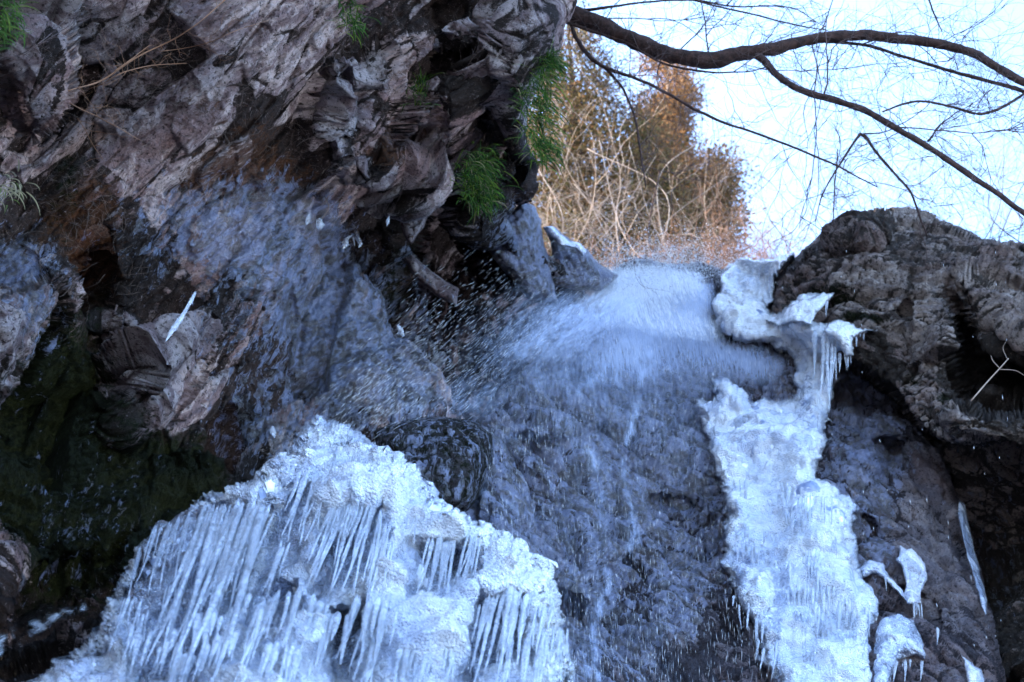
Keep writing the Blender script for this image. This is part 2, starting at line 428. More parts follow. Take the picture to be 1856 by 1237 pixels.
# ------------------------------------------------------------------ shapes of the rock
def blocky(p, R, sc, A, s, tilt=.9, groove=.25, dome=.55, flip=False):
    """broken rock: an unbroken skin of tilted flat facets that meet in sharp creases"""
    q = (p @ R.T) / np.array(sc); q = q + .12 * np.stack([fbm(q * .9, 3, s + 60), fbm(q * .9, 3, s + 70), fbm(q * .9, 3, s + 80)], 1)
    i0 = np.floor(q).astype(np.int64); b1 = np.full(len(q), -9.); b2 = b1.copy(); rn = np.zeros((len(q), 2))
    for a in (-1, 0, 1):
        for b in (-1, 0, 1):
            for c in (-1, 0, 1):
                I, J, K = i0[:, 0] + a, i0[:, 1] + b, i0[:, 2] + c; h = [hsh(I, J, K, s + k) for k in range(7)]
                d = q - np.stack([I + .1 + .8 * h[0], J + .1 + .8 * h[1], K + .1 + .8 * h[2]], 1)
                v = .5 * h[3] + tilt * (d[:, 0] * (h[4] - .5) + d[:, 1] * (h[5] - .5) + d[:, 2] * (h[6] - .5)) - dome * (d ** 2).sum(1)
                m = v > b1; b2 = np.where(m, b1, np.maximum(b2, v)); b1 = np.where(m, v, b1); rn[m] = np.stack([h[3], h[6]], 1)[m]
    g = np.exp(-((b1 - b2) / .045) ** 2)
    bm = b1 - np.median(b1)
    return A * ((-bm if flip else bm) * 1.6 - groove * g), np.concatenate([rn, g[:, None]], 1)

Rc = frame((.42, -.15, .9)); Rf = frame((-.5, -.4, .75)); Ro = frame((.9, .1, -.25))
def cliff_disp(p, x, y, att):
    d1, r1 = blocky(p, Rc, (1.5, .7, .6), .50, 3, 1.4, .1, .3); d2, r2 = blocky(p, Rc, (1.05, .36, .30), .30, 13, 1.7, .12, .28, True)
    d3, r3 = blocky(p, Rc, (.34, .13, .10), .085, 23, 1.6, .25, .3); d4, r4 = blocky(p, Rc, (.06, .035, .025), .035, 33, 1.5, .35, .4, True)
    smooth_w = att[:, 0] * .75
    d = d1 + d2 * (1 - smooth_w) + d3 * (1 - smooth_w) + d4 + .16 * fbm(p * 1.1, 4, 43) + .04 * fbm((p @ Rc.T) * np.array([7, 16, 20.]), 4, 53, .65)
    d = d + .05 * att[:, 1] * fbm(p * 22, 3, 63)
    att = att.copy(); att[:, 3] = np.clip(att[:, 3] + .75 * (r2[:, 1] - .5) + .55 * (r3[:, 1] - .5) + .35 * (r1[:, 0] - .5) - .5 * r2[:, 2] - .35 * r3[:, 2] - .4 * r1[:, 2] + 2.4 * np.clip(d - d1 , -.12, .12), 0, 1)  # creases and low spots darker: crevice shade baked into the tone
    return d, att
def fall_disp(p, x, y, att):
    d1, r1 = blocky(p, Rf, (1.9, .9, .8), .27, 103); d2, r2 = blocky(p, Rf, (.8, .26, .26), .13, 113, 1.3, .15)
    d3, r3 = blocky(p, Rf, (.22, .07, .07), .04, 123, 1.5, .3)
    q = p @ Rf.T
    d = d1 + d2 + d3 + .10 * fbm(p * 1.3, 4, 143) + .05 * fbm(q * np.array([3, 14, 14.]), 5, 153, .65) + .02 * fbm(p * 30, 3, 163)
    att = att.copy(); att[:, 3] = np.clip(att[:, 3] + .6 * (r2[:, 1] - .5) + .4 * (r3[:, 1] - .5) - .6 * r2[:, 2] - .4 * r3[:, 2], 0, 1); att[:, 0] = att[:, 0] - .35 * r2[:, 2] - .3 * r3[:, 2] + .4 * (r2[:, 1] - .5)  # crease shade painted as darker, less blue rock
    return d, att
def out_disp(p, x, y, att):
    d1, r1 = blocky(p, Ro, (1.8, .9, 1.0), .50, 203, 1.3, .1, .35); d2, r2 = blocky(p, Ro, (.7, .3, .28), .18, 213, 1.3, .15, .4, True)
    d3, r3 = blocky(p, Ro, (.22, .09, .08), .08, 223, 1.5, .3)
    q = p @ Ro.T
    d = d1 + d2 + d3 + .2 * fbm(p * .9, 5, 243) + .05 * fbm(q * np.array([4, 12, 12.]), 5, 253, .65) + .015 * fbm(p * 30, 3, 263)
    att = att.copy(); att[:, 3] = np.clip(att[:, 3] + .4 * (r1[:, 0] - .5) + .5 * (r2[:, 1] - .5) - .5 * r2[:, 2] - .4 * r3[:, 2] + 1.8 * np.clip(d - d1, -.12, .12), 0, 1)  # crevices darkened in colour to stand for their shade
    return d, att

dCliff = tps([(-300, -400, 4.8), (400, -400, 5.2), (1000, -400, 6.8), (0, 0, 6.0), (400, 0, 6.3), (800, 0, 7.3), (1030, 0, 7.8),
              (0, 300, 6.6), (300, 300, 7.1), (600, 300, 7.8), (800, 250, 8.7), (960, 300, 8.4), (0, 600, 7.1), (300, 600, 7.9), (560, 600, 8.8),
              (700, 600, 9.3), (850, 500, 11), (900, 600, 11.6), (780, 650, 10), (0, 900, 7.2), (300, 850, 8.3), (600, 850, 8.9), (760, 750, 9.6),
              (0, 1200, 6.6), (300, 1237, 7.0), (-300, 1237, 6), (300, 1500, 6.3), (1000, 600, 12.5)])
dFall = tps([(1200, 500, 13), (1050, 600, 12.2), (1300, 600, 12.3), (1450, 560, 12.2), (900, 720, 10.3), (1200, 720, 11.6), (1500, 720, 11.4),
             (870, 900, 9.2), (1200, 900, 10.7), (1500, 900, 10.5), (1700, 900, 10.9), (1000, 1200, 8.6), (1300, 1237, 9.4), (1600, 1237, 9.4),
             (1850, 1237, 9.8), (1200, 1500, 8)])
dOut = tps([(1450, 520, 11.4), (1550, 400, 11.9), (1700, 430, 11.6), (1856, 480, 11.2), (1600, 560, 10.7), (1700, 600, 10.4), (1600, 660, 10.9),
            (1700, 780, 10.5), (1800, 700, 10.3), (1856, 1000, 10.6), (1750, 760, 10.1), (1856, 1237, 9.8), (2150, 800, 9), (2150, 1300, 8.6), (2150, 400, 10.5)])

def cliff_mask(x, y, p):
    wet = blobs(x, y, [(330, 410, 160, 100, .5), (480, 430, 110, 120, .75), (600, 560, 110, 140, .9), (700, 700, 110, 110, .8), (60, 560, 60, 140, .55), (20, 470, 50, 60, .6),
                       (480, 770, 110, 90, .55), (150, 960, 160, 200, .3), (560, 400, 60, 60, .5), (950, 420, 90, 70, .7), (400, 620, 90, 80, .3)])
    moss = blobs(x, y, [(120, 700, 110, 200, .8), (80, 900, 160, 160, .85), (640, 640, 70, 60, .55), (700, 560, 30, 90, .5), (330, 860, 120, 80, .7),
                        (120, 320, 50, 120, .5), (10, 60, 50, 70, .6), (350, 1000, 250, 120, .6), (720, 470, 30, 60, .5)])
    rust = blobs(x, y, [(150, 400, 80, 130, .8), (400, 320, 100, 50, .75), (480, 260, 90, 70, .5), (360, 200, 60, 40, .5), (690, 280, 40, 30, .8), (600, 440, 60, 50, .5),
                        (250, 60, 120, 80, .3), (830, 380, 60, 60, .35), (170, 500, 60, 80, .4), (540, 330, 60, 60, .5)])
    tone = np.full(x.shape, .54) + .42 * blobs(x, y, [(70, 140, 60, 90, 1), (20, 250, 60, 80, .8), (640, 200, 90, 120, .9), (250, 650, 110, 110, .95), (700, 320, 70, 50, 1), (350, 350, 110, 60, .5),
                        (860, 60, 50, 40, .8), (990, 60, 60, 90, .5), (380, 120, 160, 60, .5), (30, 600, 60, 120, .7), (955, 150, 30, 50, 1), (200, 250, 60, 80, .6)])
    tone -= .85 * blobs(x, y, [(850, 540, 180, 140, 1.2), (830, 200, 60, 110, 1), (960, 330, 50, 60, 1), (740, 440, 70, 60, .8), (150, 900, 300, 150, .8), (380, 960, 300, 130, 1),  # hollow, recesses and lower left darkened: their shade painted into the tone
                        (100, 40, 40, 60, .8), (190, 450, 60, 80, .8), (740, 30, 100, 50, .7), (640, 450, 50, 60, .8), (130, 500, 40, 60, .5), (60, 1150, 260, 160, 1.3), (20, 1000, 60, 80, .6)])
    return np.stack([wet, moss, rust, np.clip(tone, 0, 1)], 1)

CLIFF_FEATS = [
    ([(740, 380), (800, 330), (845, 420), (880, 470), (960, 520), (1020, 560), (900, 640), (820, 700), (760, 640), (720, 560), (700, 470)], 2.6, 14),   # the dark hollow
    ([(800, 130), (850, 90), (880, 150), (915, 200), (930, 300), (900, 300), (840, 280), (800, 220)], .9, 12),
    ([(915, 290), (985, 300), (975, 365), (930, 365)], .5, 8),
    ([(630, 430), (700, 420), (730, 500), (740, 570), (715, 560), (680, 490)], .6, 10),
    ([(180, 580), (225, 590), (240, 620), (210, 640), (180, 620)], .35, 8),
    ([(185, 700), (360, 560), (420, 470), (455, 520), (420, 600), (290, 740), (225, 790), (180, 730)], -.28, 22),          # tilted slabs
    ([(185, 690), (300, 590), (330, 620), (200, 725)], -.12, 10),
    ([(0, 560), (95, 495), (125, 530), (80, 640), (0, 740), (-60, 780), (-60, 600)], -.4, 18),
    ([(20, 110), (60, 60), (100, 90), (120, 160), (105, 210), (60, 235), (40, 200)], -.35, 14),
    ([(110, 0), (150, 60), (170, 130), (130, 170), (115, 120), (85, 40)], .4, 10),
    ([(150, 420), (190, 400), (205, 500), (200, 570), (170, 560), (130, 480)], .5, 12),
    ([(600, 120), (690, 70), (720, 180), (680, 300), (620, 320), (590, 230)], -.3, 12),
    ([(645, 300), (700, 280), (775, 330), (750, 385), (730, 360), (700, 350)], -.45, 6),
    ([(800, 40), (870, 0), (890, 40), (860, 80), (800, 90)], -.35, 10),
    ([(930, 60), (1000, 30), (970, 160), (945, 190), (920, 130)], -.35, 9),
    ([(370, 780), (420, 740), (440, 800), (420, 850), (360, 840)], .4, 12),
    ([(0, 1050), (180, 1000), (240, 960), (200, 1080), (150, 1130), (0, 1237), (-60, 1237)], .5, 20),
]
CLIFF = [(-1700, -900), (1250, -900), (1180, -300), (1048, -20), (1036, 20), (1012, 60), (1000, 110), (975, 150), (960, 190), (957, 240), (972, 300), (975, 345), (966, 366), (938, 368),
         (925, 400), (960, 440), (1060, 500), (1080, 600), (1000, 760), (900, 860), (800, 1000), (500, 1600), (-300, 2100), (-1700, 2100)]
dCliffX = lambda x, y: dCliff(x, y) - 2.6 * sst(-x, 300, 1700) - .3 * sst(y, 1500, 2100)  # unseen wall beyond the frame, extended left and down to block the sun
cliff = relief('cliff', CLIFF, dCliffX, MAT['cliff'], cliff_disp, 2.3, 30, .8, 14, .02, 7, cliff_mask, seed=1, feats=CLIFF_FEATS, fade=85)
tag(cliff, 'overhanging lichen crusted cliff of broken grey and rusty rock', 'cliff', kind='structure')

def fall_mask(x, y, p):
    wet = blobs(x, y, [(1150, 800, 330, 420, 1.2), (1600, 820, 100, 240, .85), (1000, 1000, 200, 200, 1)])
    tan = blobs(x, y, [(1690, 960, 60, 150, 1.2)])
    moss = blobs(x, y, [(830, 830, 80, 60, .5), (1500, 560, 80, 20, .5)])
    dk = blobs(x, y, [(1245, 950, 60, 50, 1), (1150, 1080, 50, 55, 1), (1320, 1150, 60, 70, .9), (1230, 1200, 60, 40, .7), (930, 720, 50, 25, .8), (1230, 545, 50, 16, .6), (1110, 615, 30, 16, .7), (950, 850, 40, 30, .4)])
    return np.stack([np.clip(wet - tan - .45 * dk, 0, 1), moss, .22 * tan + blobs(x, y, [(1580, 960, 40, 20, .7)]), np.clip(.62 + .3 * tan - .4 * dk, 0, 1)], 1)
FALL = [(1090, 500), (1150, 470), (1250, 480), (1330, 490), (1400, 540), (1500, 600), (1570, 680), (1660, 760), (1715, 850), (1745, 920), (1775, 1020), (1800, 1120), (1850, 1400), (1850, 1500), (700, 1500), (780, 1200),
        (820, 900), (850, 790), (880, 735), (905, 700), (960, 655), (1020, 600), (1070, 560)]
FALL_FEATS = [
    ([(1060, 640), (1100, 590), (1150, 600), (1140, 640), (1080, 680)], -.35, 16),
    ([(1170, 560), (1220, 520), (1290, 520), (1300, 570), (1220, 600)], -.4, 14),
    ([(880, 760), (905, 705), (970, 690), (1060, 700), (1120, 760), (1000, 790)], -.4, 14),
    ([(885, 770), (1000, 760), (1070, 790), (1090, 900), (1080, 1100), (900, 1000), (860, 860)], -.4, 18),
    ([(1180, 900), (1240, 890), (1310, 960), (1310, 1010), (1240, 990), (1180, 940)], .28, 16),
    ([(1090, 1020), (1140, 1010), (1200, 1080), (1180, 1140), (1110, 1130)], .25, 16),
    ([(1320, 1100), (1380, 1180), (1400, 1260), (1300, 1260), (1260, 1180)], .22, 14),
    ([(1500, 690), (1560, 690), (1590, 740), (1560, 750), (1510, 730)], .35, 9),
    ([(1590, 790), (1640, 800), (1640, 840), (1600, 830)], .4, 9),
    ([(1540, 930), (1580, 940), (1600, 970), (1550, 980)], .25, 8),
    ([(1640, 1060), (1700, 1080), (1700, 1130), (1650, 1120)], .35, 10),
]
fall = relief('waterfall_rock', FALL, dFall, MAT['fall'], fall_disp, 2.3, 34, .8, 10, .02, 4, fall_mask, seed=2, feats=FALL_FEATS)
tag(fall, 'steep wet dark rock face that the waterfall runs down', 'rock face', kind='structure')

def out_mask(x, y, p):
    wet = blobs(x, y, [(1800, 1000, 120, 250, .35)])
    moss = blobs(x, y, [(1500, 530, 80, 14, .8), (1560, 575, 60, 12, .8), (1650, 680, 25, 30, .6), (1710, 720, 25, 18, .7), (1840, 500, 20, 40, .5), (1700, 400, 60, 12, .4)])
    rust = blobs(x, y, [(1650, 690, 40, 40, .4), (1760, 430, 120, 40, .25)])
    tone = .56 + .4 * blobs(x, y, [(1700, 560, 50, 60, .6), (1800, 560, 60, 50, .9), (1670, 640, 40, 60, .8), (1750, 780, 80, 40, 1), (1800, 470, 80, 40, .4), (1430, 560, 60, 30, .6)])
    tone -= .7 * blobs(x, y, [(1560, 410, 60, 30, .9), (1760, 640, 60, 110, 1), (1820, 720, 70, 60, 1), (1800, 1000, 90, 200, .6), (1500, 470, 60, 30, .6), (1590, 610, 30, 25, .7), (1600, 700, 40, 80, .6)])  # recess and lower right darkened: shade under the rock put into the tone
    return np.stack([wet, moss, rust, np.clip(tone, 0, 1)], 1)
OUT = [(1395, 560), (1400, 520), (1440, 470), (1485, 430), (1515, 395), (1560, 385), (1640, 382), (1690, 388), (1740, 410), (1800, 440), (1856, 455), (1960, 480), (2250, 520), (2250, 1550), (1840, 1550), (1830, 1237),
       (1740, 1130), (1700, 1000), (1660, 910), (1620, 830), (1570, 760), (1530, 700), (1500, 660), (1480, 620), (1440, 600)]
OUT_FEATS = [
    ([(1715, 520), (1750, 560), (1790, 630), (1880, 680), (1900, 720), (1780, 750), (1745, 720), (1730, 640)], 1.1, 10),
    ([(1690, 800), (1760, 810), (1900, 820), (2000, 1000), (2000, 1500), (1700, 1500), (1640, 1080), (1600, 900)], .95, 12),
    ([(1510, 395), (1590, 385), (1600, 430), (1560, 450), (1505, 440)], -.4, 8),
    ([(1735, 510), (1780, 500), (1856, 560), (1900, 620), (1856, 620), (1800, 590)], -.3, 8),
    ([(1720, 760), (1790, 710), (1880, 730), (1900, 800), (1800, 790), (1740, 790)], -.5, 8),
    ([(1620, 560), (1650, 540), (1650, 580), (1625, 600)], .3, 7),
    ([(1480, 630), (1545, 655), (1600, 685), (1660, 750), (1700, 800), (1720, 870), (1600, 850), (1480, 700)], 1.1, 6),
]
outc = relief('rock_outcrop', OUT, dOut, MAT['outcrop'], out_disp, 2.3, 34, .9, 12, .02, 5, out_mask, seed=3, feats=OUT_FEATS)
tag(outc, 'grey brown rock outcrop rising above the ice against the sky', 'rock outcrop', kind='structure')

# tan dry strip of the fall rock is coloured by mask; boulders that stand free are things
def bould_disp(p, x, y, att):
    d1, r1 = blocky(p, Rf, (.5, .22, .2), .09, 303); d2, r2 = blocky(p, Rf, (.15, .07, .06), .035, 313)
    att = att.copy(); att[:, 3] = np.clip(att[:, 3] + .6 * (r1[:, 0] - .5), 0, 1)
    return .6 * d1 + d2 + .04 * fbm(p * 3, 4, 323) + .015 * fbm(p * 25, 3, 333), att
def const_mask(w_, m_, r_, t_):
    return lambda x, y, p: np.stack([np.full(x.shape, v) for v in (w_, m_, r_, t_)], 1)
def boulder(poly, Y, mat, mask, rnd_px, rnd_m, label, seed, name='boulder', thick=1.0, rag=6, slope=(0, 0)):
    c = np.mean(poly, 0)
    o = relief(name, poly, lambda x, y: Y + (x - c[0]) * slope[0] + (y - c[1]) * slope[1], mat, bould_disp, 2.3, rnd_px, rnd_m, rag, .03, thick, mask, seed=seed, shrink=.3)
    return tag(o, label, 'rock' if name != 'boulder' else 'boulder')
boulder([(675, 778), (740, 760), (810, 755), (862, 765), (892, 788), (897, 830), (885, 872), (850, 925), (790, 960), (720, 940), (680, 860)], 8.35, MAT['fall'],
        const_mask(.42, .55, 0, .1), 75, .75, 'rounded dark mossy boulder shining wet behind the ice mound peak', 11, slope=(.001, -.0025))
boulder([(868, 430), (880, 400), (925, 385), (942, 365), (968, 375), (982, 400), (985, 440), (1000, 500), (1010, 545), (960, 545), (930, 510), (895, 470)], 11.0, MAT['fall'],
        const_mask(.85, .1, 0, .7), 26, .35, 'bluish wet rock spur right below the grass at the cliff end', 12, 'rock_spur', slope=(.003, .002))
boulder([(1000, 440), (985, 412), (1008, 415), (1040, 440), (1066, 455), (1085, 480), (1120, 500), (1090, 530), (1040, 530), (1000, 515)], 11.8, MAT['fall'],
        const_mask(.8, .05, 0, .75), 18, .3, 'small pale blue rock topped with white ice beside the waterfall lip', 13, 'rock', slope=(.003, .002))
boulder([(728, 468), (748, 462), (800, 505), (832, 522), (828, 556), (792, 540), (742, 492)], 9.6, MAT['cliff'], const_mask(.25, .3, .3, .8), 12, .12,
        'plank shaped brown rock slab slanting in the dark hollow', 14, 'rock_slab', .3, 4)
boulder([(722, 405), (738, 385), (776, 388), (768, 412), (746, 446), (736, 436)], 8.9, MAT['cliff'], const_mask(.1, .1, .5, .8), 9, .1,
        'pointed reddish brown rock flake hanging above the dark hollow', 15, 'rock_flake', .3, 3)

# ------------------------------------------------------------------ ice
def envelope(key, rad, blur):
    g, cell = SURF[key]; g = np.where(g > 1e8, np.nan, g); h = g.copy()
    for a in range(-rad, rad + 1):
        for b in range(-rad, rad + 1): h = np.fmin(h, np.roll(g, (a, b), (0, 1)))
    h = np.where(np.isnan(h), 12.0, h)
    for _ in range(2):
        for ax in (0, 1):
            c = np.cumsum(np.concatenate([np.repeat(np.take(h, [0], ax), blur + 1, ax), h, np.repeat(np.take(h, [-1], ax), blur, ax)], ax), ax); n = h.shape[ax]
            h = (np.take(c, range(2 * blur + 1, 2 * blur + 1 + n), ax) - np.take(c, range(0, n), ax)) / (2 * blur + 1)
    def f(x, y):
        u = np.clip((x + 100) / cell - .5, 0, 417.9); v = np.clip((y + 100) / cell - .5, 0, 297.9); i = u.astype(int); j = v.astype(int); u -= i; v -= j
        return h[j, i] * (1 - u) * (1 - v) + h[j, i + 1] * u * (1 - v) + h[j + 1, i] * (1 - u) * v + h[j + 1, i + 1] * u * v
    return f
ENV = envelope('waterfall_rock', 4, 4); ENVC = envelope('cliff', 3, 3); ENVO = envelope('rock_outcrop', 3, 3)
def ice_bumps(p, s, A=1.0, big=1.0):
    q = p + .05 * np.stack([noise(p * 9, s + 1), noise(p * 9, s + 2), noise(p * 9, s + 3)], 1)
    a = vor(q * 5.5, s + 4)[0]; b = vor(q * 13, s + 14)[0]; c = vor(q * 28, s + 24)[0]
    e = vor(q * np.array([2.1, 2.1, 1.5]), s + 44)[0]
    d = (big * .26 * (.6 - e) + .11 * (.6 - a) + .05 * (.6 - b) + .022 * (.6 - c) + .16 * fbm(p * 1.6, 4, s + 34))
    return A * (d - np.median(d))
def mound_disp(p, x, y, att):
    q = p * np.array([13, 13, 1.2]); fl = fbm(q, 3, 404, .6)
    wv = att[:, 0]
    d = ice_bumps(p, 400, 1) * (1 - .45 * wv) + .10 * wv * fl
    return d, att
dMound = tps([(590, 760, 6.7), (300, 950, 6.1), (700, 900, 6.0), (150, 1180, 5.4), (500, 1000, 5.6), (900, 1000, 6.0), (1010, 1150, 5.9), (600, 1237, 5.35), (900, 1237, 5.55),
              (500, 1500, 4.2), (1000, 1500, 4.9), (0, 1500, 4.6)])
MOUND = [(-260, 1330), (-60, 1270), (60, 1237), (100, 1200), (165, 1160), (180, 1110), (215, 1060), (250, 1000), (300, 945), (370, 900), (430, 880), (480, 855), (520, 820), (535, 785), (570, 757), (610, 757), (640, 770),
         (670, 795), (690, 815), (740, 840), (765, 860), (780, 890), (790, 910), (850, 930), (890, 950), (930, 975), (955, 1010), (1000, 1055), (1018, 1085), (1015, 1130), (1030, 1170), (1045, 1237), (1090, 1350), (1100, 1600), (-260, 1600)]
# recesses behind the curtains of icicles: (polygon, depth)
CURT = [([(240, 1010), (300, 940), (400, 905), (490, 930), (480, 1000), (400, 1180), (350, 1260), (230, 1260), (250, 1160), (200, 1110)], .30),
        ([(480, 960), (530, 880), (570, 880), (560, 960), (520, 1050), (560, 1120), (470, 1180), (440, 1140)], .34),
        ([(590, 920), (700, 905), (700, 970), (640, 1070), (560, 1090), (560, 1000)], .26),
        ([(750, 985), (860, 985), (850, 1050), (800, 1085), (745, 1080)], .28),
        ([(600, 1120), (650, 1090), (650, 1200), (610, 1237), (590, 1200)], .35),
        ([(860, 1080), (960, 1080), (930, 1180), (850, 1260), (820, 1230)], .16)]
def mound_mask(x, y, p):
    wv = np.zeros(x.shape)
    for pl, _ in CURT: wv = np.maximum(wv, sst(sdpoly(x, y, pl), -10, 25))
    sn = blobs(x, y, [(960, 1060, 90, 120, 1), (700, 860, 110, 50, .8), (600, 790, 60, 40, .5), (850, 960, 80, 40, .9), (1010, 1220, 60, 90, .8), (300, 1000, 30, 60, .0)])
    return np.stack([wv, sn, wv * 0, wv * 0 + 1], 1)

def ice_body_mat(name, c1, c2, deep, clear=.7, bd=.022):
    """crusty translucent ice; where the mask is 1 it is clear, dark and glassy"""
    m = NT(name); a, sn, _, _ = m.attr()
    n1 = m.noise(4.5, 5, .6, None, .5); n2 = m.noise(24, 4, .65); v = m.vor(30, 'SMOOTH_F1'); v2 = m.vor(75); v3 = m.vor(160)
    c = m.mix(m.ramp(n1, .38, .6), c2, c1)
    c = m.mix(m.ramp(v2, .5, .1, 0, .4), c, (.93, .96, 1))
    sf = m.ramp(m.math('ADD', sn, m.math('MULTIPLY', m.math('SUBTRACT', n2, .5), 1.2)), .3, .9); c = m.mix(sf, c, (.84, .90, .98))
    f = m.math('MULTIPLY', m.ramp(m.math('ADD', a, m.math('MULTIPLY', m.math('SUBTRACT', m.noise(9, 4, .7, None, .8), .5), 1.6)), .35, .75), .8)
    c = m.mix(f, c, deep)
    h = m.math('ADD', m.math('MULTIPLY', v, -.8), m.math('ADD', m.math('MULTIPLY', m.math('MULTIPLY', v2, v2), -.9), m.math('MULTIPLY', m.math('MULTIPLY', v3, v3), -.5)))
    m.p(Base_Color=c, Roughness=.07, IOR=1.31, Normal=m.bump(h, bd))
    m.set(m.b.inputs['Transmission Weight'], m.math('MULTIPLY', m.math('SUBTRACT', 1., m.math('MULTIPLY', sf, .6)), m.math('ADD', clear, m.math('MULTIPLY', f, .95 - clear))))
    m.b.inputs['Specular IOR Level'].default_value = .9
    m.b.inputs['Coat Weight'].default_value = .5; m.b.inputs['Coat Roughness'].default_value = .04
    return m.m
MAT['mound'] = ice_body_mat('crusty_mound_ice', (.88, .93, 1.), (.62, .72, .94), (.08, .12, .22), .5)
MAT['column'] = ice_body_mat('whitened_column_ice', (.80, .87, .98), (.58, .69, .92), (.18, .25, .45), .28, .016)

mroot = bpy.data.objects.new('ice_mound', None); COL.objects.link(mroot)
b0 = P(600, 1500, 4.6); mroot.location = b0.tolist(); mroot['_org'] = b0.tolist()
tag(mroot, 'big crusty ice mound with curtains of clear icicles in the foreground', 'ice mound')
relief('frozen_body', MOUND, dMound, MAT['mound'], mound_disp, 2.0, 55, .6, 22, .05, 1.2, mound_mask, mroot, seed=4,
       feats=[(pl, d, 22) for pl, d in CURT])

def icicle_mesh(mb, a, b, r0, sides=10, n=22, ripple=.12, bend=.02):
    a, b = np.asarray(a, float), np.asarray(b, float); t = np.linspace(0, 1, n); L = np.linalg.norm(b - a)
    pts = a + (b - a) * t[:, None] + bend * L * np.stack([np.sin(t * 3 + rng.random() * 6), np.cos(t * 2.6 + rng.random() * 6), 0 * t], 1) * t[:, None]
    r = r0 * np.minimum(1, .2 + t * 7) * (1 - t) ** .8 * (1 + ripple * np.sin(t * L / .035 + rng.random() * 6) * .6 + ripple * rng.normal(size=n) * .5) + .0015
    r[-1] = .0006
    mb.tube(pts, r, sides, None, .07)

def make_icicle(x0, y0, x1, y1, Y, r, parent, mat='icicle', name='icicle', dz=0):
    """one icicle (with a thin companion fused to it) from pixel to pixel at distance Y"""
    mb = MB(); a, b = P(x0, y0, Y), P(x1, y1, Y + dz)
    icicle_mesh(mb, a, b, r)
    if rng.random() < .6:
        o = np.array([rng.normal() * r, -.3 * r, 0]); icicle_mesh(mb, a + o, a + o + (b - a) * rng.uniform(.4, .8), r * .6)
    return mb.build(name, MAT[mat], parent)

# hero icicles of the mound: x0,y0,x1,y1,radius
HERO = [(285, 965, 247, 1055, .010), (305, 960, 268, 1075, .013), (320, 955, 285, 1062, .012), (345, 945, 300, 1075, .013), (372, 930, 268, 1205, .028), (395, 935, 298, 1215, .026), (415, 930, 320, 1225, .024),
        (440, 925, 345, 1200, .034), (455, 930, 330, 1260, .036), (478, 935, 365, 1260, .040), (490, 935, 400, 1160, .020), (465, 925, 400, 1110, .018), (430, 930, 345, 1100, .018),
        (560, 868, 522, 975, .018), (575, 870, 534, 985, .016), (548, 880, 512, 970, .012), (590, 885, 555, 975, .010), (632, 905, 575, 1050, .018), (645, 905, 590, 1060, .018), (658, 905, 603, 1065, .020),
        (672, 908, 618, 1070, .018), (686, 912, 632, 1075, .018), (640, 915, 600, 1020, .012), (622, 920, 562, 1060, .016), (610, 930, 560, 1030, .012), (692, 945, 655, 1095, .016), (700, 955, 672, 1100, .018),
        (785, 990, 758, 1075, .015), (800, 990, 778, 1078, .017), (812, 992, 790, 1080, .014), (826, 985, 803, 1082, .015), (858, 1000, 830, 1070, .010), (850, 985, 826, 1050, .009), (700, 985, 662, 1120, .015),
        (918, 1080, 872, 1210, .020), (932, 1090, 890, 1240, .016), (945, 1082, 930, 1150, .012), (960, 1088, 945, 1150, .012), (895, 1095, 855, 1240, .020), (965, 1095, 962, 1165, .010),
        (700, 1090, 655, 1240, .030), (680, 1100, 640, 1230, .022), (850, 1060, 825, 1190, .026), (835, 1080, 810, 1240, .030), (645, 1100, 610, 1190, .014), (745, 1140, 715, 1245, .024), (770, 1130, 740, 1245, .022),
        (560, 1130, 520, 1240, .018), (540, 1120, 505, 1230, .016), (500, 1090, 455, 1200, .020), (480, 1100, 430, 1240, .024), (515, 1000, 480, 1080, .012), (590, 1120, 560, 1235, .016), (880, 1110, 862, 1190, .012),
        (610, 830, 596, 900, .010), (650, 840, 640, 900, .010), (760, 940, 748, 985, .010), (870, 990, 862, 1045, .009), (1015, 1160, 1008, 1240, .012), (980, 1180, 972, 1245, .014), (800, 1120, 782, 1200, .012),
        (235, 1100, 200, 1180, .012), (260, 1120, 240, 1195, .011), (310, 1080, 290, 1150, .010), (255, 1010, 228, 1080, .009), (355, 1080, 330, 1150, .012)]
rng = np.random.default_rng(11)
def inner_mat():
    m = NT('inner_ice'); n = m.noise(6, 5, .65, None, .8); n2 = m.vor(22, 'SMOOTH_F1'); n3 = m.noise(2.2, 3, .5)
    c = m.mix(m.ramp(n, .42, .6), (.12, .16, .28), (.88, .93, 1)); c = m.mix(m.ramp(n2, .2, .6, 0, .4), c, (.3, .38, .55))
    m.p(Base_Color=m.mix(m.ramp(n3, .62, .72), c, (.05, .06, .10)), Roughness=.3); return m.m
MAT['inner'] = inner_mat()
def inset(poly, d):
    p = np.array(poly, float); n = len(p); out = []
    for k in range(n):
        e = p[(k + 1) % n] - p[k - 1]; nn = np.array([e[1], -e[0]]) / (np.linalg.norm(e) + 1e-9)
        q = p[k] + nn * d
        if sdpoly(np.array([q[0]]), np.array([q[1]]), p)[0] < 0: q = p[k] - nn * d
        out.append(q)
    return np.array(out)
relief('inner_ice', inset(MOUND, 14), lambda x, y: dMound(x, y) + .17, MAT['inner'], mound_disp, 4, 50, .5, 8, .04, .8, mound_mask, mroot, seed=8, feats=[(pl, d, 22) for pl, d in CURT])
def mY(x, y): return float(dMound(np.array([x * 1.]), np.array([y * 1.]))[0])
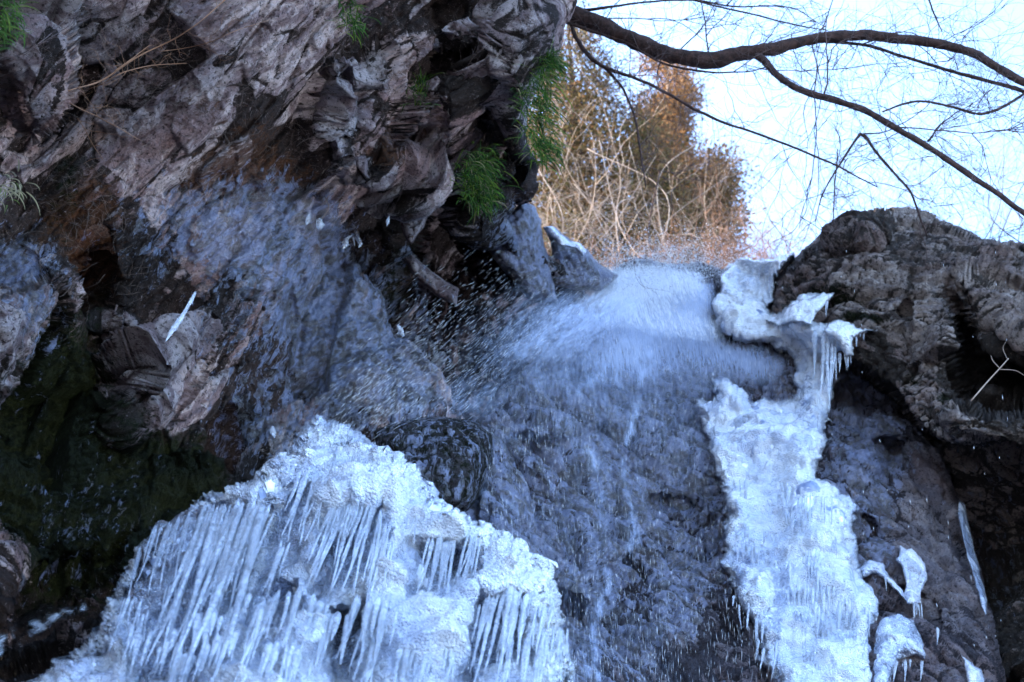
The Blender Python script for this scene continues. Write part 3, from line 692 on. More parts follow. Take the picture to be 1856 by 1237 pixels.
for (x0, y0, x1, y1, r) in HERO:
    mb = MB(); nk = rng.integers(3, 6)
    for k in range(nk):
        f = 1 if k == 0 else rng.uniform(.35, 1.0); j = 0 if k == 0 else rng.normal() * 11; rr = r * .72 if k == 0 else r * rng.uniform(.25, .6)
        xa, ya = x0 + j, y0 - 14 + rng.uniform(-8, 8); xb, yb = x0 + j + (x1 - x0) * f, y0 + (y1 - y0) * f * (1.06 if k == 0 else 1)
        icicle_mesh(mb, P(xa, ya, mY(xa, ya) + .02), P(xb, yb, mY(xb, yb) - .03 - .02 * rng.random()), rr)
    mb.build('icicle', MAT['icicle'], mroot)

for k in range(30):                                      # finer icicles along the lower ledges
    x0, y0 = rng.uniform(190, 1000), rng.uniform(1070, 1190)
    if sdpoly(np.array([x0]), np.array([y0]), np.array(MOUND))[0] < 25: continue
    mb = MB(); L = rng.uniform(60, 170); ln = -.34 + .18 * (x0 / 1000)
    for j in range(rng.integers(3, 7)):
        xa, ya = x0 + rng.normal() * 14, y0 + rng.normal() * 8; f = rng.uniform(.4, 1) * L; xb, yb = xa + ln * f, ya + f
        icicle_mesh(mb, P(xa, ya, mY(xa, ya) - .04), P(xb, yb, mY(xb, yb) - .10), rng.uniform(.006, .020))
    mb.build('icicle', MAT['icicle'], mroot)

# the long ice column to the right
COLM = [(1302, 510), (1325, 480), (1345, 465), (1375, 470), (1390, 475), (1440, 458), (1412, 480), (1402, 520), (1398, 558), (1440, 545), (1478, 534), (1512, 534), (1498, 548), (1482, 560), (1470, 583), (1495, 590),
        (1515, 582), (1545, 590), (1592, 598), (1550, 604), (1545, 640), (1530, 650), (1518, 640), (1512, 690), (1505, 750), (1500, 790), (1484, 830), (1476, 865), (1500, 872), (1530, 895), (1558, 925), (1545, 935),
        (1545, 970), (1558, 1020), (1575, 1060), (1590, 1100), (1580, 1160), (1580, 1260), (1600, 1500), (1440, 1500), (1405, 1237), (1378, 1200), (1372, 1150), (1330, 1085), (1305, 1020), (1310, 985), (1315, 930),
        (1290, 840), (1275, 780), (1262, 740), (1266, 722), (1300, 722), (1290, 685), (1325, 690), (1350, 712), (1362, 730), (1440, 724), (1440, 650), (1400, 628), (1330, 620), (1300, 590), (1290, 550)]
def col_disp(p, x, y, att):
    q = p * np.array([9, 9, 1.]); v = blobs(x, y, [(1475, 740, 40, 110, 1), (1540, 1130, 50, 120, .8), (1440, 1100, 60, 100, .5)])
    return ice_bumps(p, 500, .95, 1.3) * (1 - .5 * v) + .12 * v * fbm(q, 3, 505), att
def col_mask(x, y, p):
    a = blobs(x, y, [(1460, 720, 25, 90, .5), (1420, 1060, 25, 60, .7), (1490, 1130, 30, 30, .6), (1360, 990, 40, 30, .7), (1400, 900, 30, 30, .3), (1340, 1060, 20, 40, .8), (1405, 1150, 20, 60, .5), (1390, 520, 14, 30, .3)])
    return np.stack([a, blobs(x, y, [(1380, 580, 170, 90, .9), (1480, 600, 60, 40, .6), (1420, 860, 90, 120, .5), (1500, 960, 60, 120, .5)]), a * 0, a * 0 + 1], 1)  # whitens the downward-facing top lump: brightness painted into the ice colour
croot = bpy.data.objects.new('ice_column', None); COL.objects.link(croot)
b0 = P(1500, 1500, 8.5); croot.location = b0.tolist(); croot['_org'] = b0.tolist()
tag(croot, 'long white frozen ice column down the right side of the waterfall', 'ice column')
def dCol(x, y):
    d = np.minimum(dFall(x, y) - .3, ENV(x, y) - .10 - .12 * blobs(x, y, [(1350, 560, 120, 100, 1)])); o = ENVO(x, y) - .06
    k = sst(x, 1390, 1440) * (1 - sst(y, 640, 700))
    return d * (1 - k) + np.minimum(d, o) * k - .2 * blobs(x, y, [(1480, 900, 70, 200, 1), (1480, 600, 60, 30, 1)])
relief('frozen_body', COLM, dCol, MAT['column'], col_disp, 2.0, 26, .42, 15, .045, .9, col_mask, croot, seed=5)
relief('inner_ice', inset(COLM, 7), lambda x, y: dCol(x, y) + .12, MAT['inner'], col_disp, 4, 22, .3, 6, .045, .5, col_mask, croot, seed=9)
for q_, (poly_, off_) in enumerate([([(1385, 580), (1415, 562), (1450, 545), (1478, 536), (1512, 533), (1500, 545), (1490, 556), (1478, 572), (1470, 590), (1440, 584), (1410, 592)], .14),
        ([(1490, 600), (1500, 586), (1518, 581), (1545, 587), (1560, 593), (1592, 598), (1562, 604), (1549, 612), (1546, 642), (1532, 648), (1520, 620)], .16),
        ([(1304, 500), (1322, 482), (1345, 466), (1378, 471), (1400, 468), (1440, 457), (1418, 478), (1404, 500), (1402, 545), (1390, 556), (1372, 530), (1350, 520), (1335, 560), (1312, 545)], .10)]):
    relief('ice_shelf', poly_, (lambda o_: (lambda x, y: dCol(x, y) - o_))(off_), MAT['column'], lambda p, x, y, att: (ice_bumps(p, 700, .65, .5), att), 1.4, 7, .12, 7, .09, .3, const_mask(.05, .75, 0, 1), croot, seed=40 + q_)
rng = np.random.default_rng(12)
for (x0, y0, x1, y1, r) in [(1493, 600, 1489, 735, .028), (1500, 610, 1500, 745, .022), (1508, 620, 1505, 750, .018), (1476, 600, 1474, 690, .03), (1513, 625, 1510, 700, .012), (1523, 640, 1521, 675, .015), (1530, 640, 1536, 672, .008),
                            (1400, 490, 1399, 520, .008), (1395, 495, 1394, 545, .014), (1378, 480, 1374, 520, .010), (1345, 500, 1341, 548, .012), (1500, 545, 1500, 562, .008), (1565, 600, 1566, 618, .008), (1552, 606, 1553, 630, .012), (1535, 640, 1538, 668, .016), (1415, 585, 1414, 612, .01), (1515, 645, 1514, 690, .018), (1405, 485, 1408, 502, .006), (1355, 500, 1348, 560, .022), (1362, 520, 1356, 556, .012), (1497, 545, 1497, 575, .009), (1484, 545, 1483, 560, .007), (1541, 640, 1543, 660, .008),
                            (1559, 602, 1560, 611, .008), (1484, 750, 1482, 800, .016), (1432, 1015, 1432, 1090, .014), (1418, 880, 1420, 910, .01), (1490, 1015, 1489, 1090, .02), (1505, 1020, 1505, 1085, .016), (1520, 1090, 1520, 1230, .022),
                            (1540, 1080, 1538, 1225, .022), (1555, 1090, 1552, 1220, .018), (1570, 1100, 1568, 1230, .014), (1388, 1080, 1387, 1135, .014), (1500, 1120, 1498, 1230, .02), (1460, 1060, 1459, 1120, .014), (1408, 1160, 1400, 1235, .014),
                            (1385, 1175, 1378, 1215, .012), (1376, 1160, 1368, 1200, .01), (1337, 990, 1336, 1040, .01), (1330, 1080, 1328, 1100, .009), (1355, 1120, 1354, 1140, .009), (1296, 720, 1290, 742, .01)]:
    Yc = float(dCol(np.array([x0 * 1.]), np.array([y0 * 1.]))[0])
    make_icicle(x0, y0, x1, y1, Yc - .08, r, croot, dz=-.05)

for k in range(46):
    x0, y0 = rng.choice([rng.uniform(1340, 1570), rng.uniform(1440, 1580)]), rng.uniform(860, 1190)
    if sdpoly(np.array([x0]), np.array([y0]), np.array(COLM))[0] < 10: continue
    mb = MB(); L = rng.uniform(25, 100)
    for j in range(rng.integers(2, 6)):
        xa, ya = x0 + rng.normal() * 9, y0 + rng.normal() * 4; yb = ya + L * rng.uniform(.4, 1); Yk = float(dCol(np.array([xa]), np.array([ya]))[0])
        icicle_mesh(mb, P(xa, ya, Yk - .05), P(xa + rng.normal() * 2, yb, Yk - .17), rng.uniform(.006, .02))
    mb.build('icicle', MAT['icicle'], croot)

def ice_bit(name, poly, Y, label, cat, seed, rnd_px=8, rnd_m=.12, thick=.25, icic=(), slope=(0, 0), mat='icewhite', amp=.75, rag=4):
    c = np.mean(poly, 0)
    on = Y; Y = float(ysurf('waterfall_rock', c[0], c[1])) if isinstance(Y, str) else Y
    f = (lambda x, y: ENV(x, y) - .05) if on == 'fall' else (lambda x, y: ENVO(x, y) - .05) if on == 'out' else (lambda x, y: Y + (x - c[0]) * slope[0] + (y - c[1]) * slope[1])
    root = bpy.data.objects.new(name, None); COL.objects.link(root); bb = P(c[0], max(q[1] for q in poly), Y); root.location = bb.tolist(); root['_org'] = bb.tolist()
    tag(root, label, cat)
    dsp = lambda p, x, y, att: (ice_bumps(p, 600 + seed * 50, amp), att)
    relief('frozen_body', poly, f, MAT[mat], dsp, 1.6, rnd_px, rnd_m, rag, .06, thick, const_mask(0, 0, 0, 1), root, seed=seed, shrink=.3)
    for (x0, y0, x1, y1, r) in icic:
        make_icicle(x0, y0, x1, y1, float(np.ravel(f(np.array([x0 * 1.]), np.array([y0 * 1.])))[0]) - .04, r, root)
    return root
ice_bit('ice_bridge', [(1556, 1030), (1575, 1017), (1600, 1022), (1612, 1045), (1640, 1072), (1655, 1090), (1648, 1096), (1625, 1072), (1600, 1048), (1580, 1040), (1563, 1050)], 'fall',
        'thin arched strand of white ice leaning from the ice column to the rock', 'ice strand', 21, 7, .08, .12, [(1605, 1040, 1606, 1072, .010)], (0.001, -.003))
ice_bit('ice_lump', [(1624, 1016), (1630, 1008), (1632, 990), (1642, 999), (1650, 996), (1664, 1008), (1679, 1026), (1681, 1050), (1672, 1074), (1670, 1092), (1657, 1096), (1645, 1094), (1637, 1076), (1642, 1058), (1636, 1040), (1633, 1024)], 'fall',
        'horse head shaped white ice lump clinging to the tan rock', 'ice lump', 22, 6, .08, .2, [(1657, 1092, 1658, 1135, .010), (1664, 1095, 1668, 1120, .008), (1670, 1095, 1673, 1140, .006)], (0, -.003))
ice_bit('ice_bulge', [(1585, 1140), (1600, 1120), (1630, 1115), (1655, 1125), (1668, 1150), (1680, 1185), (1678, 1200), (1660, 1192), (1630, 1200), (1615, 1240), (1610, 1400), (1570, 1400), (1575, 1200)], 'fall',
        'rounded milky ice bulge beside the foot of the ice column', 'ice bulge', 23, 26, .3, .4,
        [(1625, 1198, 1618, 1237, .014), (1641, 1196, 1640, 1240, .012), (1670, 1198, 1669, 1235, .010), (1700, 1138, 1699, 1170, .010), (1650, 1195, 1650, 1210, .008)], (0, -.003), 'ice', .55)
ice_bit('ice_patch', [(1738, 905), (1748, 915), (1757, 960), (1772, 1020), (1790, 1090), (1786, 1120), (1775, 1080), (1762, 1040), (1745, 980), (1735, 930)], 'fall',
        'long thin strip of grey ice along the tan rock edge', 'ice strip', 24, 6, .08, .1, (), (.001, -.003), 'ice', .3, 3)
ice_bit('ice_patch', [(1742, 1184), (1760, 1200), (1778, 1215), (1790, 1260), (1800, 1330), (1770, 1330), (1756, 1240)], 'fall',
        'small pointed ice patch at the very bottom right on the rock', 'ice patch', 25, 9, .1, .15, (), (.001, -.003))
ice_bit('ice_crust', [(988, 410), (1000, 412), (1014, 424), (1030, 436), (1052, 442), (1064, 456), (1058, 464), (1040, 450), (1016, 446), (1006, 432), (990, 420)], 11.35,
        'thin white ice cap on the small rock left of the waterfall lip', 'ice crust', 26, 5, .08, .15, (), (.003, .002))

# small free hanging ice on the cliff
def hang(x0, y0, segs, Y, label, name='hanging_icicle', cat='icicle', thread=None):
    root = bpy.data.objects.new(name, None); COL.objects.link(root); bb = P(x0, y0, Y); root.location = bb.tolist(); root['_org'] = bb.tolist()
    tag(root, label, cat)
    for s in segs:
        mb = MB(); pts = smooth_path([P(a, b, Y + (k * .002)) for k, (a, b, _) in enumerate(s)], 24)
        t = np.linspace(0, 1, len(pts)); r = np.interp(t, np.linspace(0, 1, len(s)), [c for _, _, c in s]); r *= 1 + .12 * np.sin(t * 40)
        mb.tube(pts, r, 10, None, .06); mb.build('ice_drop', MAT['icicle'], root)
    if thread:
        mb = MB(); mb.tube(smooth_path([P(a, b, Y) for a, b in thread], 20), .004, 5); mb.build('rootlet', MAT['root'], root)
    return root
rng = np.random.default_rng(13)
def Yc(x, y): return float(min(ysurf('cliff', x + a, y + b) for a in (-5, 0, 5) for b in (-5, 0, 5))) if -90 < x < 1000 and -90 < y < 1300 else 6.5
hang(355, 530, [[(354, 530, .008), (347, 545, .013), (338, 560, .012), (328, 578, .015), (316, 594, .021), (308, 606, .014), (300, 620, .002)]], min(Yc(a_, b_) for a_, b_ in ((352, 532), (340, 555), (328, 578), (316, 594), (304, 612))) - .03,
     'long twisted single icicle hanging in front of the tilted rock slabs')
hang(585, 380, [[(560, 388, .012), (558, 400, .02), (555, 408, .004)], [(578, 400, .022), (580, 408, .03), (578, 414, .016)]], Yc(575, 395) - .12,
     'two glassy ice drops on a thin hanging root above the blue wet rock', 'ice_drops', 'ice drops', [(588, 355), (596, 375), (590, 388), (579, 402)])
hang(645, 425, [[(640, 425, .006), (628, 434, .018), (626, 443, .03), (621, 452, .004)], [(644, 418, .01), (648, 432, .02), (653, 442, .018), (650, 450, .003)], [(640, 430, .012), (643, 446, .003)]], Yc(645, 430) - .12,
     'cluster of round white ice drops left of the dark hollow', 'ice_drops', 'ice drops', [(632, 395), (645, 405), (648, 420), (640, 430)])
hang(705, 400, [[(705, 392, .008), (703, 402, .014), (701, 410, .002)]], Yc(705, 400) - .06, 'tiny ice tip at the point of the pale rock flake')
hang(495, 780, [[(493, 774, .012), (495, 784, .022), (497, 794, .006)]], Yc(495, 784) - .05, 'lone white ice drop on black rock left of the mound peak')
hang(724, 595, [[(721, 590, .012), (726, 600, .024), (732, 610, .012)]], Yc(724, 600) - .06, 'small white ice blob at the edge of the dark hollow')
spots = []
mb = MB()
for k in range(22):
    x = rng.choice([rng.normal(40, 50), rng.normal(190, 60), rng.normal(100, 90)]); y = rng.choice([rng.normal(960, 40), rng.normal(780, 50), rng.normal(900, 80)])
    if not (0 < x < 420 and 680 < y < 1050): continue
    a = P(x, y, Yc(x, y) - .03); 
    for q in range(rng.integers(1, 6)):
        L = rng.uniform(.006, .032); b_ = a + rng.normal(size=3) * .025; mb.tube(np.array([b_, b_ + [.02 * L, 0, -.35 * L], b_ + [.01 * L, 0, -.7 * L], b_ + [0, 0, -L]]), [.001, rng.uniform(.002, .007), .003, .0006], 6, None, .3)
o = mb.build('frozen_drops', MAT['icewhite']); tag(o, 'scattered frozen drops glinting on the dark mossy rock at lower left', 'frozen drops', kind='stuff')

# ------------------------------------------------------------------ unseen ground below the frame, added to bounce light onto the cliff
g = np.linspace(-90, 90, 61); GX, GY = np.meshgrid(g, g); gp = np.stack([GX.ravel(), GY.ravel(), np.zeros(GX.size)], 1)
gp[:, 2] = -.3 + .35 * fbm(gp * .12, 4, 800) + np.clip(gp[:, 1] - 14, 0, 60) * .35
ii = np.arange(GX.size).reshape(GX.shape)
o = mesh_obj('ground', gp, np.stack([ii[:-1, :-1].ravel(), ii[:-1, 1:].ravel(), ii[1:, 1:].ravel(), ii[1:, :-1].ravel()], 1), simple('pale_river_gravel', (.24, .23, .24), .95, (.14, .14, .14), 3, .03))
tag(o, 'unseen pale gravel bed of the gorge, added to bounce light', kind='structure')

hx = np.linspace(-60, 70, 90); hy = np.linspace(13.6, 75, 60); HX, HY = np.meshgrid(hx, hy); hp = np.stack([HX.ravel(), HY.ravel(), 0 * HX.ravel()], 1)
hp[:, 2] = 10.4 + (hp[:, 1] - 13.6) * .74 + .5 * fbm(hp * .2, 4, 810) - 1.2 * np.exp(-((hp[:, 0] - 2) / 3) ** 2) * np.exp(-(hp[:, 1] - 13.6) / 6)
ii = np.arange(HX.size).reshape(HX.shape)
o = mesh_obj('hillside', hp, np.stack([ii[:-1, :-1].ravel(), ii[:-1, 1:].ravel(), ii[1:, 1:].ravel(), ii[1:, :-1].ravel()], 1), simple('leaf_litter', (.16, .10, .06), .95, (.07, .045, .03), 4, .04))
tag(o, 'leaf covered slope above the waterfall', kind='structure')

# ------------------------------------------------------------------ overhanging bare tree
rng = np.random.default_rng(21)
troot = bpy.data.objects.new('bare_tree', None); COL.objects.link(troot); bb = P(985, 40, 9.6); troot.location = bb.tolist(); troot['_org'] = bb.tolist()
tag(troot, 'dark bare tree reaching from the cliff edge across the bright sky', 'tree')
BOUGH = [  # (x, y, Y, radius m)
    ('trunk', [(960, 5, 9.7, .10), (1020, 22, 9.6, .095), (1090, 48, 9.5, .082), (1160, 80, 9.4, .076), (1220, 100, 9.3, .072), (1290, 110, 9.2, .080), (1340, 98, 9.1, .068), (1400, 88, 9.0, .058), (1480, 70, 8.9, .050), (1560, 64, 8.8, .047), (1620, 70, 8.7, .045),
               (1700, 80, 8.6, .042), (1760, 95, 8.5, .038), (1800, 118, 8.45, .036), (1840, 142, 8.4, .034), (1900, 165, 8.3, .032), (2050, 215, 8.1, .025), (2250, 240, 8, .012)]),
    ('bough', [(1350, 96, 9.1, .03), (1378, 105, 9.05, .035), (1400, 128, 9.0, .033), (1440, 158, 8.9, .031), (1500, 178, 8.8, .029), (1560, 198, 8.7, .028), (1620, 230, 8.6, .027), (1680, 265, 8.5, .025), (1740, 305, 8.4, .024), (1800, 345, 8.3, .022), (1860, 388, 8.2, .021), (1960, 450, 8.1, .018), (2150, 560, 8, .01)]),
    ('bough', [(1460, 75, 9.0, .014), (1520, 76, 8.95, .016), (1580, 85, 8.9, .015), (1640, 103, 8.8, .015), (1720, 128, 8.7, .016), (1790, 147, 8.6, .017), (1860, 168, 8.5, .018), (1980, 205, 8.4, .014), (2150, 250, 8.3, .01)]),
    ('branch', [(1862, 166, 8.5, .012), (1830, 188, 8.5, .013), (1800, 202, 8.5, .013), (1770, 207, 8.5, .013), (1730, 196, 8.5, .012), (1680, 185, 8.5, .011), (1640, 188, 8.5, .010), (1600, 203, 8.5, .007)]),
    ('branch', [(1683, 256, 8.5, .011), (1700, 232, 8.6, .008), (1725, 210, 8.7, .006), (1760, 190, 8.8, .004), (1800, 160, 8.9, .003)]),
    ('bough', [(1000, 30, 9.6, .018), (1030, 42, 9.55, .018), (1080, 60, 9.5, .015), (1140, 80, 9.4, .012), (1200, 115, 9.3, .010), (1280, 130, 9.2, .009), (1350, 130, 9.1, .007), (1390, 122, 9.0, .004)]),
    ('bough', [(1035, 40, 9.6, .022), (1045, 70, 9.5, .021), (1065, 100, 9.4, .020), (1095, 122, 9.3, .018), (1150, 142, 9.2, .014), (1210, 170, 9.1, .013), (1260, 200, 9.0, .013), (1320, 225, 8.9, .011), (1380, 245, 8.8, .010), (1440, 268, 8.7, .009), (1515, 300, 8.6, .008), (1590, 340, 8.6, .004)]),
    ('branch', [(1095, 122, 9.3, .016), (1125, 155, 9.3, .013), (1140, 185, 9.3, .012), (1152, 220, 9.3, .011), (1160, 265, 9.3, .010), (1164, 300, 9.3, .008), (1170, 340, 9.3, .004)]),
    ('bough', [(1010, 10, 9.7, .016), (1060, 18, 9.6, .017), (1110, 12, 9.5, .013), (1170, 4, 9.5, .010), (1250, 0, 9.4, .010), (1290, 5, 9.4, .010), (1330, 12, 9.4, .008), (1430, 14, 9.3, .006), (1480, 40, 9.3, .004)]),
    ('branch', [(1255, 0, 9.4, .010), (1310, 14, 9.35, .010), (1380, 30, 9.3, .009), (1440, 45, 9.3, .008), (1500, 55, 9.3, .004)]),
    ('branch', [(1670, -40, 9, .012), (1690, 20, 9, .010), (1707, 58, 9, .005)]),
    ('branch', [(1560, 243, 9.6, .018), (1548, 258, 9.6, .013), (1530, 285, 9.6, .012), (1515, 310, 9.6, .009), (1490, 355, 9.6, .006), (1478, 400, 9.6, .004)]),
    ('branch', [(1558, 243, 9.6, .019), (1570, 250, 9.6, .018), (1585, 272, 9.6, .015), (1605, 296, 9.6, .014), (1630, 325, 9.6, .012), (1650, 350, 9.6, .011), (1664, 382, 9.6, .010), (1680, 430, 9.7, .008)]),
    ('branch', [(1518, 270, 9.6, .004), (1516, 310, 9.6, .007), (1512, 350, 9.6, .006), (1510, 410, 9.6, .004)]),
    ('branch', [(1565, 243, 9.6, .008), (1600, 240, 9.4, .006), (1640, 222, 9.1, .005), (1670, 200, 9, .003)]),
]
paths = []
for nm, pts in BOUGH:
    W = np.array([np.append(P(a, b, c), r) for a, b, c, r in pts]); S = smooth_path(W, len(pts) * 8)
    S[:, :3] += .006 * np.stack([noise(S[:, :3] * 6, 900 + k) for k in range(3)], 1) + S[:, 3:4] * .2 * np.stack([noise(S[:, :3] * 9, 910 + k) for k in range(3)], 1)
    mb = MB(); mb.tube(S[:, :3], S[:, 3] * (1.14 if nm != 'branch' else 1.05) * (1 + .12 * noise(S[:, :3] * 14, 920)), 10 if nm == 'trunk' else 7, None, .03)
    mb.build(nm, MAT['bark'], troot); paths.append(S)

def twig_walk(mb, a, d, L, r, depth, mat_bias=None, n=9, wob=.35, fork=2.2, sides=3, grav=0.):
    st = L / n; pts = [a]; d = d / np.linalg.norm(d)
    for k in range(n):
        d = d + rng.normal(size=3) * wob + np.array([0, 0, grav]); d /= np.linalg.norm(d); pts.append(pts[-1] + d * st)
        if depth > 0 and rng.random() < fork / n:
            sd_ = d + rng.normal(size=3) * .8; twig_walk(mb, pts[-1], sd_, L * rng.uniform(.35, .7), r * .65, depth - 1, None, max(4, n - 2), wob, fork, sides, grav)
    mb.tube(np.array(pts), np.linspace(r, r * .4, n + 1), sides)
mb = MB()
for S in paths:
    n = int(np.linalg.norm(np.diff(S[:, :3], axis=0), axis=1).sum() * 11)
    for k in range(n):
        q = S[rng.integers(3, len(S))]
        if q[3] > .06 and rng.random() < .5: continue
        twig_walk(mb, q[:3], rng.normal(size=3) * np.array([1, .6, 1]) + np.array([.3, 0, .1]), rng.uniform(.25, 1.1), rng.uniform(.0018, .0048), 2, wob=.24, fork=3)
for k in range(15):
    S = paths[rng.choice([0, 0, 1, 2, 5, 6, 8])]; q = S[rng.integers(4, len(S))]
    twig_walk(mb, q[:3], np.array([rng.uniform(-.2, 1), rng.uniform(-.4, .4), rng.normal() * .8]), rng.uniform(1.0, 2.2), rng.uniform(.0055, .010), 2, n=14, wob=.15, fork=4, sides=4)
mb.build('twigs', MAT['twig'], troot)
troot.children[-1]['kind'] = 'stuff'

# twigs of bare trees on the slopes right and behind, seen against the sky
def bare_bush(name, label, x0, x1, y0, y1, Y, n, L, r, mat, cat='bush', group=None, d0=(0, 0, 1), stems=5, depth=3, fork=3.2, wob=.25, yd=.8):
    root = bpy.data.objects.new(name, None); COL.objects.link(root)
    bb = P((x0 + x1) / 2, y1, Y); root.location = bb.tolist(); root['_org'] = bb.tolist(); tag(root, label, cat, group)
    mb = MB()
    for k in range(n):
        a = P(rng.uniform(x0, x1), y1 + rng.normal() * 8, Y + rng.normal() * yd); d = np.array(d0) + rng.normal(size=3) * .5
        twig_walk(mb, a, d, L * rng.uniform(.6, 1.2), r * rng.uniform(.5, 1.3), depth, n=11, wob=wob, fork=fork)
    mb.build('twigs', mat, root)
    mb = MB()
    for k in range(stems):
        a = P(rng.uniform(x0, x1), y1 + 20, Y + rng.normal() * yd * .5); b = P(rng.uniform(x0, x1), rng.uniform(y0, (y0 + y1) / 2), Y)
        m_ = (a + b) / 2 + rng.normal(size=3) * .15 * L; mb.tube(smooth_path([a, m_, b], 14), np.linspace(r * 1.5, r * .7, 15), 5)
    mb.build('stems', mat, root)
    return root
bare_bush('bare_bush', 'fine leafless bush on the slope behind the outcrop at the right edge', 1700, 2050, 200, 470, 13.5, 34, 2.2, .006, MAT['twig'], depth=3, stems=3)
bare_bush('bare_bush', 'leafless twiggy bush rising behind the dark top of the outcrop', 1480, 1720, 180, 440, 14.5, 12, 2.3, .005, MAT['twig'], depth=3, stems=2)
bare_bush('bare_bush', 'reddish bare bush just behind the waterfall lip beside the outcrop', 1290, 1440, 380, 500, 16, 60, 1.1, .006, MAT['redtwig'], depth=3, stems=3)
bare_bush('bare_bush', 'pale sunlit tangle of bare branches in front of the conifers', 960, 1340, 240, 500, 19, 34, 3.4, .009, MAT['paletwig'], d0=(-.3, 0, .9), stems=9, depth=3, yd=1.2)
bare_bush('bare_bush', 'thin bare saplings fading out between the conifers and the outcrop', 1310, 1480, 300, 500, 15.5, 16, 2.4, .005, MAT['twig'], depth=3, stems=2)
bare_bush('bare_bush', 'low reddish brush along the slope above the falling water', 1060, 1330, 400, 520, 17, 80, 1.2, .006, MAT['redtwig'], d0=(0, 0, .6), stems=3, depth=2)
rt = bare_bush('bare_tree', 'slender dark bare tree standing among the pale brush above the lip', 1190, 1215, 270, 470, 17.5, 1, 3.2, .02, MAT['bark'], cat='tree', stems=1, depth=4, fork=5, wob=.18)

# ------------------------------------------------------------------ conifers beyond the lip
def conifer(label, outline, Y, n, cols, seed, trunk, dY=1.3):
    r_ = np.random.default_rng(seed); pl = np.array(outline, float)
    root = bpy.data.objects.new('conifer', None); COL.objects.link(root); bb = P(*trunk[0], Y); root.location = bb.tolist(); root['_org'] = bb.tolist(); tag(root, label, 'tree', 'conifers beyond the waterfall lip')
    mb = MB(); T = smooth_path([P(a, b, Y) for a, b in trunk], 20); mb.tube(T, np.linspace(.22, .03, len(T)), 8, None, .03); mb.build('trunk', MAT['bark'], root)
    xs = r_.uniform(pl[:, 0].min(), pl[:, 0].max(), n * 6); ys = r_.uniform(pl[:, 1].min(), pl[:, 1].max(), n * 6)
    qn = np.stack([xs, ys, xs * 0], 1); sdv = sdpoly(xs + 34 * fbm(qn * .035, 3, seed), ys + 34 * fbm(qn * .035, 3, seed + 9), pl)
    ok = (sdv > 0) & (r_.random(len(xs)) < .25 + np.maximum(sdv, 0) / 40) & (fbm(qn * .022, 3, seed + 3) > -.16 - .25 * (sdv > 40)); xs, ys = xs[ok][:n], ys[ok][:n]; n = len(xs)
    cc = P(xs, ys, Y + r_.normal(size=n) * dY * .6)
    per = 34; C = np.repeat(cc, per, 0); N = len(C)
    off = r_.normal(size=(N, 3)) * np.array([.20, .20, .15]); base = C + off
    d = off * 2.2 + r_.normal(size=(N, 3)) * .12 + np.array([0, 0, .02]); d /= np.linalg.norm(d, axis=1)[:, None]
    L = r_.uniform(.07, .15, N)[:, None]; sdv = np.cross(d, r_.normal(size=(N, 3))); sdv /= np.linalg.norm(sdv, axis=1)[:, None]; wd = L * .2
    V = np.stack([base, base + d * L * .5 + sdv * wd, base + d * L, base + d * L * .5 - sdv * wd], 1).reshape(-1, 3)
    F = np.arange(N * 4).reshape(N, 4); cols = np.array(cols); tcl = np.repeat(r_.integers(0, len(cols), n), per); mixv = r_.random(N)[:, None]
    big = np.repeat(.5 + .5 * np.clip(fbm(cc * .9, 3, seed + 5) * 2, -1, 1), per)[:, None]
    c = cols[tcl] * (.6 + .6 * mixv); c = c * (1 - .35 * big) + cols[0] * .35 * big; c = np.concatenate([c, np.ones((N, 1))], 1)
    mesh_obj('foliage', V, F, MAT['leaf'], root, False, {'mask': np.repeat(c, 4, 0)})
    mb = MB()
    for k in range(26):
        t = r_.integers(2, len(T) - 1); j = r_.integers(0, n); mb.tube(smooth_path([T[t], (T[t] + cc[j]) / 2 + [0, 0, .1], cc[j]], 8), np.linspace(.04, .01, 9), 4)
    mb.build('limbs', MAT['bark'], root)
G1, G2, B1, B2, O1 = (.12, .09, .035), (.055, .058, .022), (.20, .105, .045), (.13, .08, .042), (.27, .125, .042)
conifer('tall olive and rust coloured conifer nearest the cliff', [(930, 60), (1010, 30), (1060, 60), (1100, 95), (1105, 150), (1150, 175), (1190, 215), (1240, 260), (1250, 330), (1290, 420), (1280, 560), (930, 560), (900, 300)], 24, 2300, [B1, G1, G2, B2, G1], 31, [(1060, 640), (1050, 300), (1030, 60)])
conifer('narrow brown conifer spire with its tip below the thick branch', [(1165, 118), (1190, 100), (1225, 118), (1258, 140), (1262, 190), (1235, 215), (1250, 270), (1262, 330), (1200, 400), (1160, 330), (1170, 220), (1150, 190), (1180, 160)], 27, 700, [B1, B2, B1, O1], 32, [(1215, 640), (1215, 300), (1208, 110)], 1.0)
conifer('broad brown conifer with a flat top at the right of the group', [(1250, 285), (1290, 265), (1332, 270), (1340, 330), (1335, 400), (1345, 470), (1350, 560), (1180, 560), (1190, 400), (1220, 330)], 25, 900, [B2, B1, B2, O1, G1], 33, [(1290, 640), (1290, 400), (1295, 275)], 1.0)

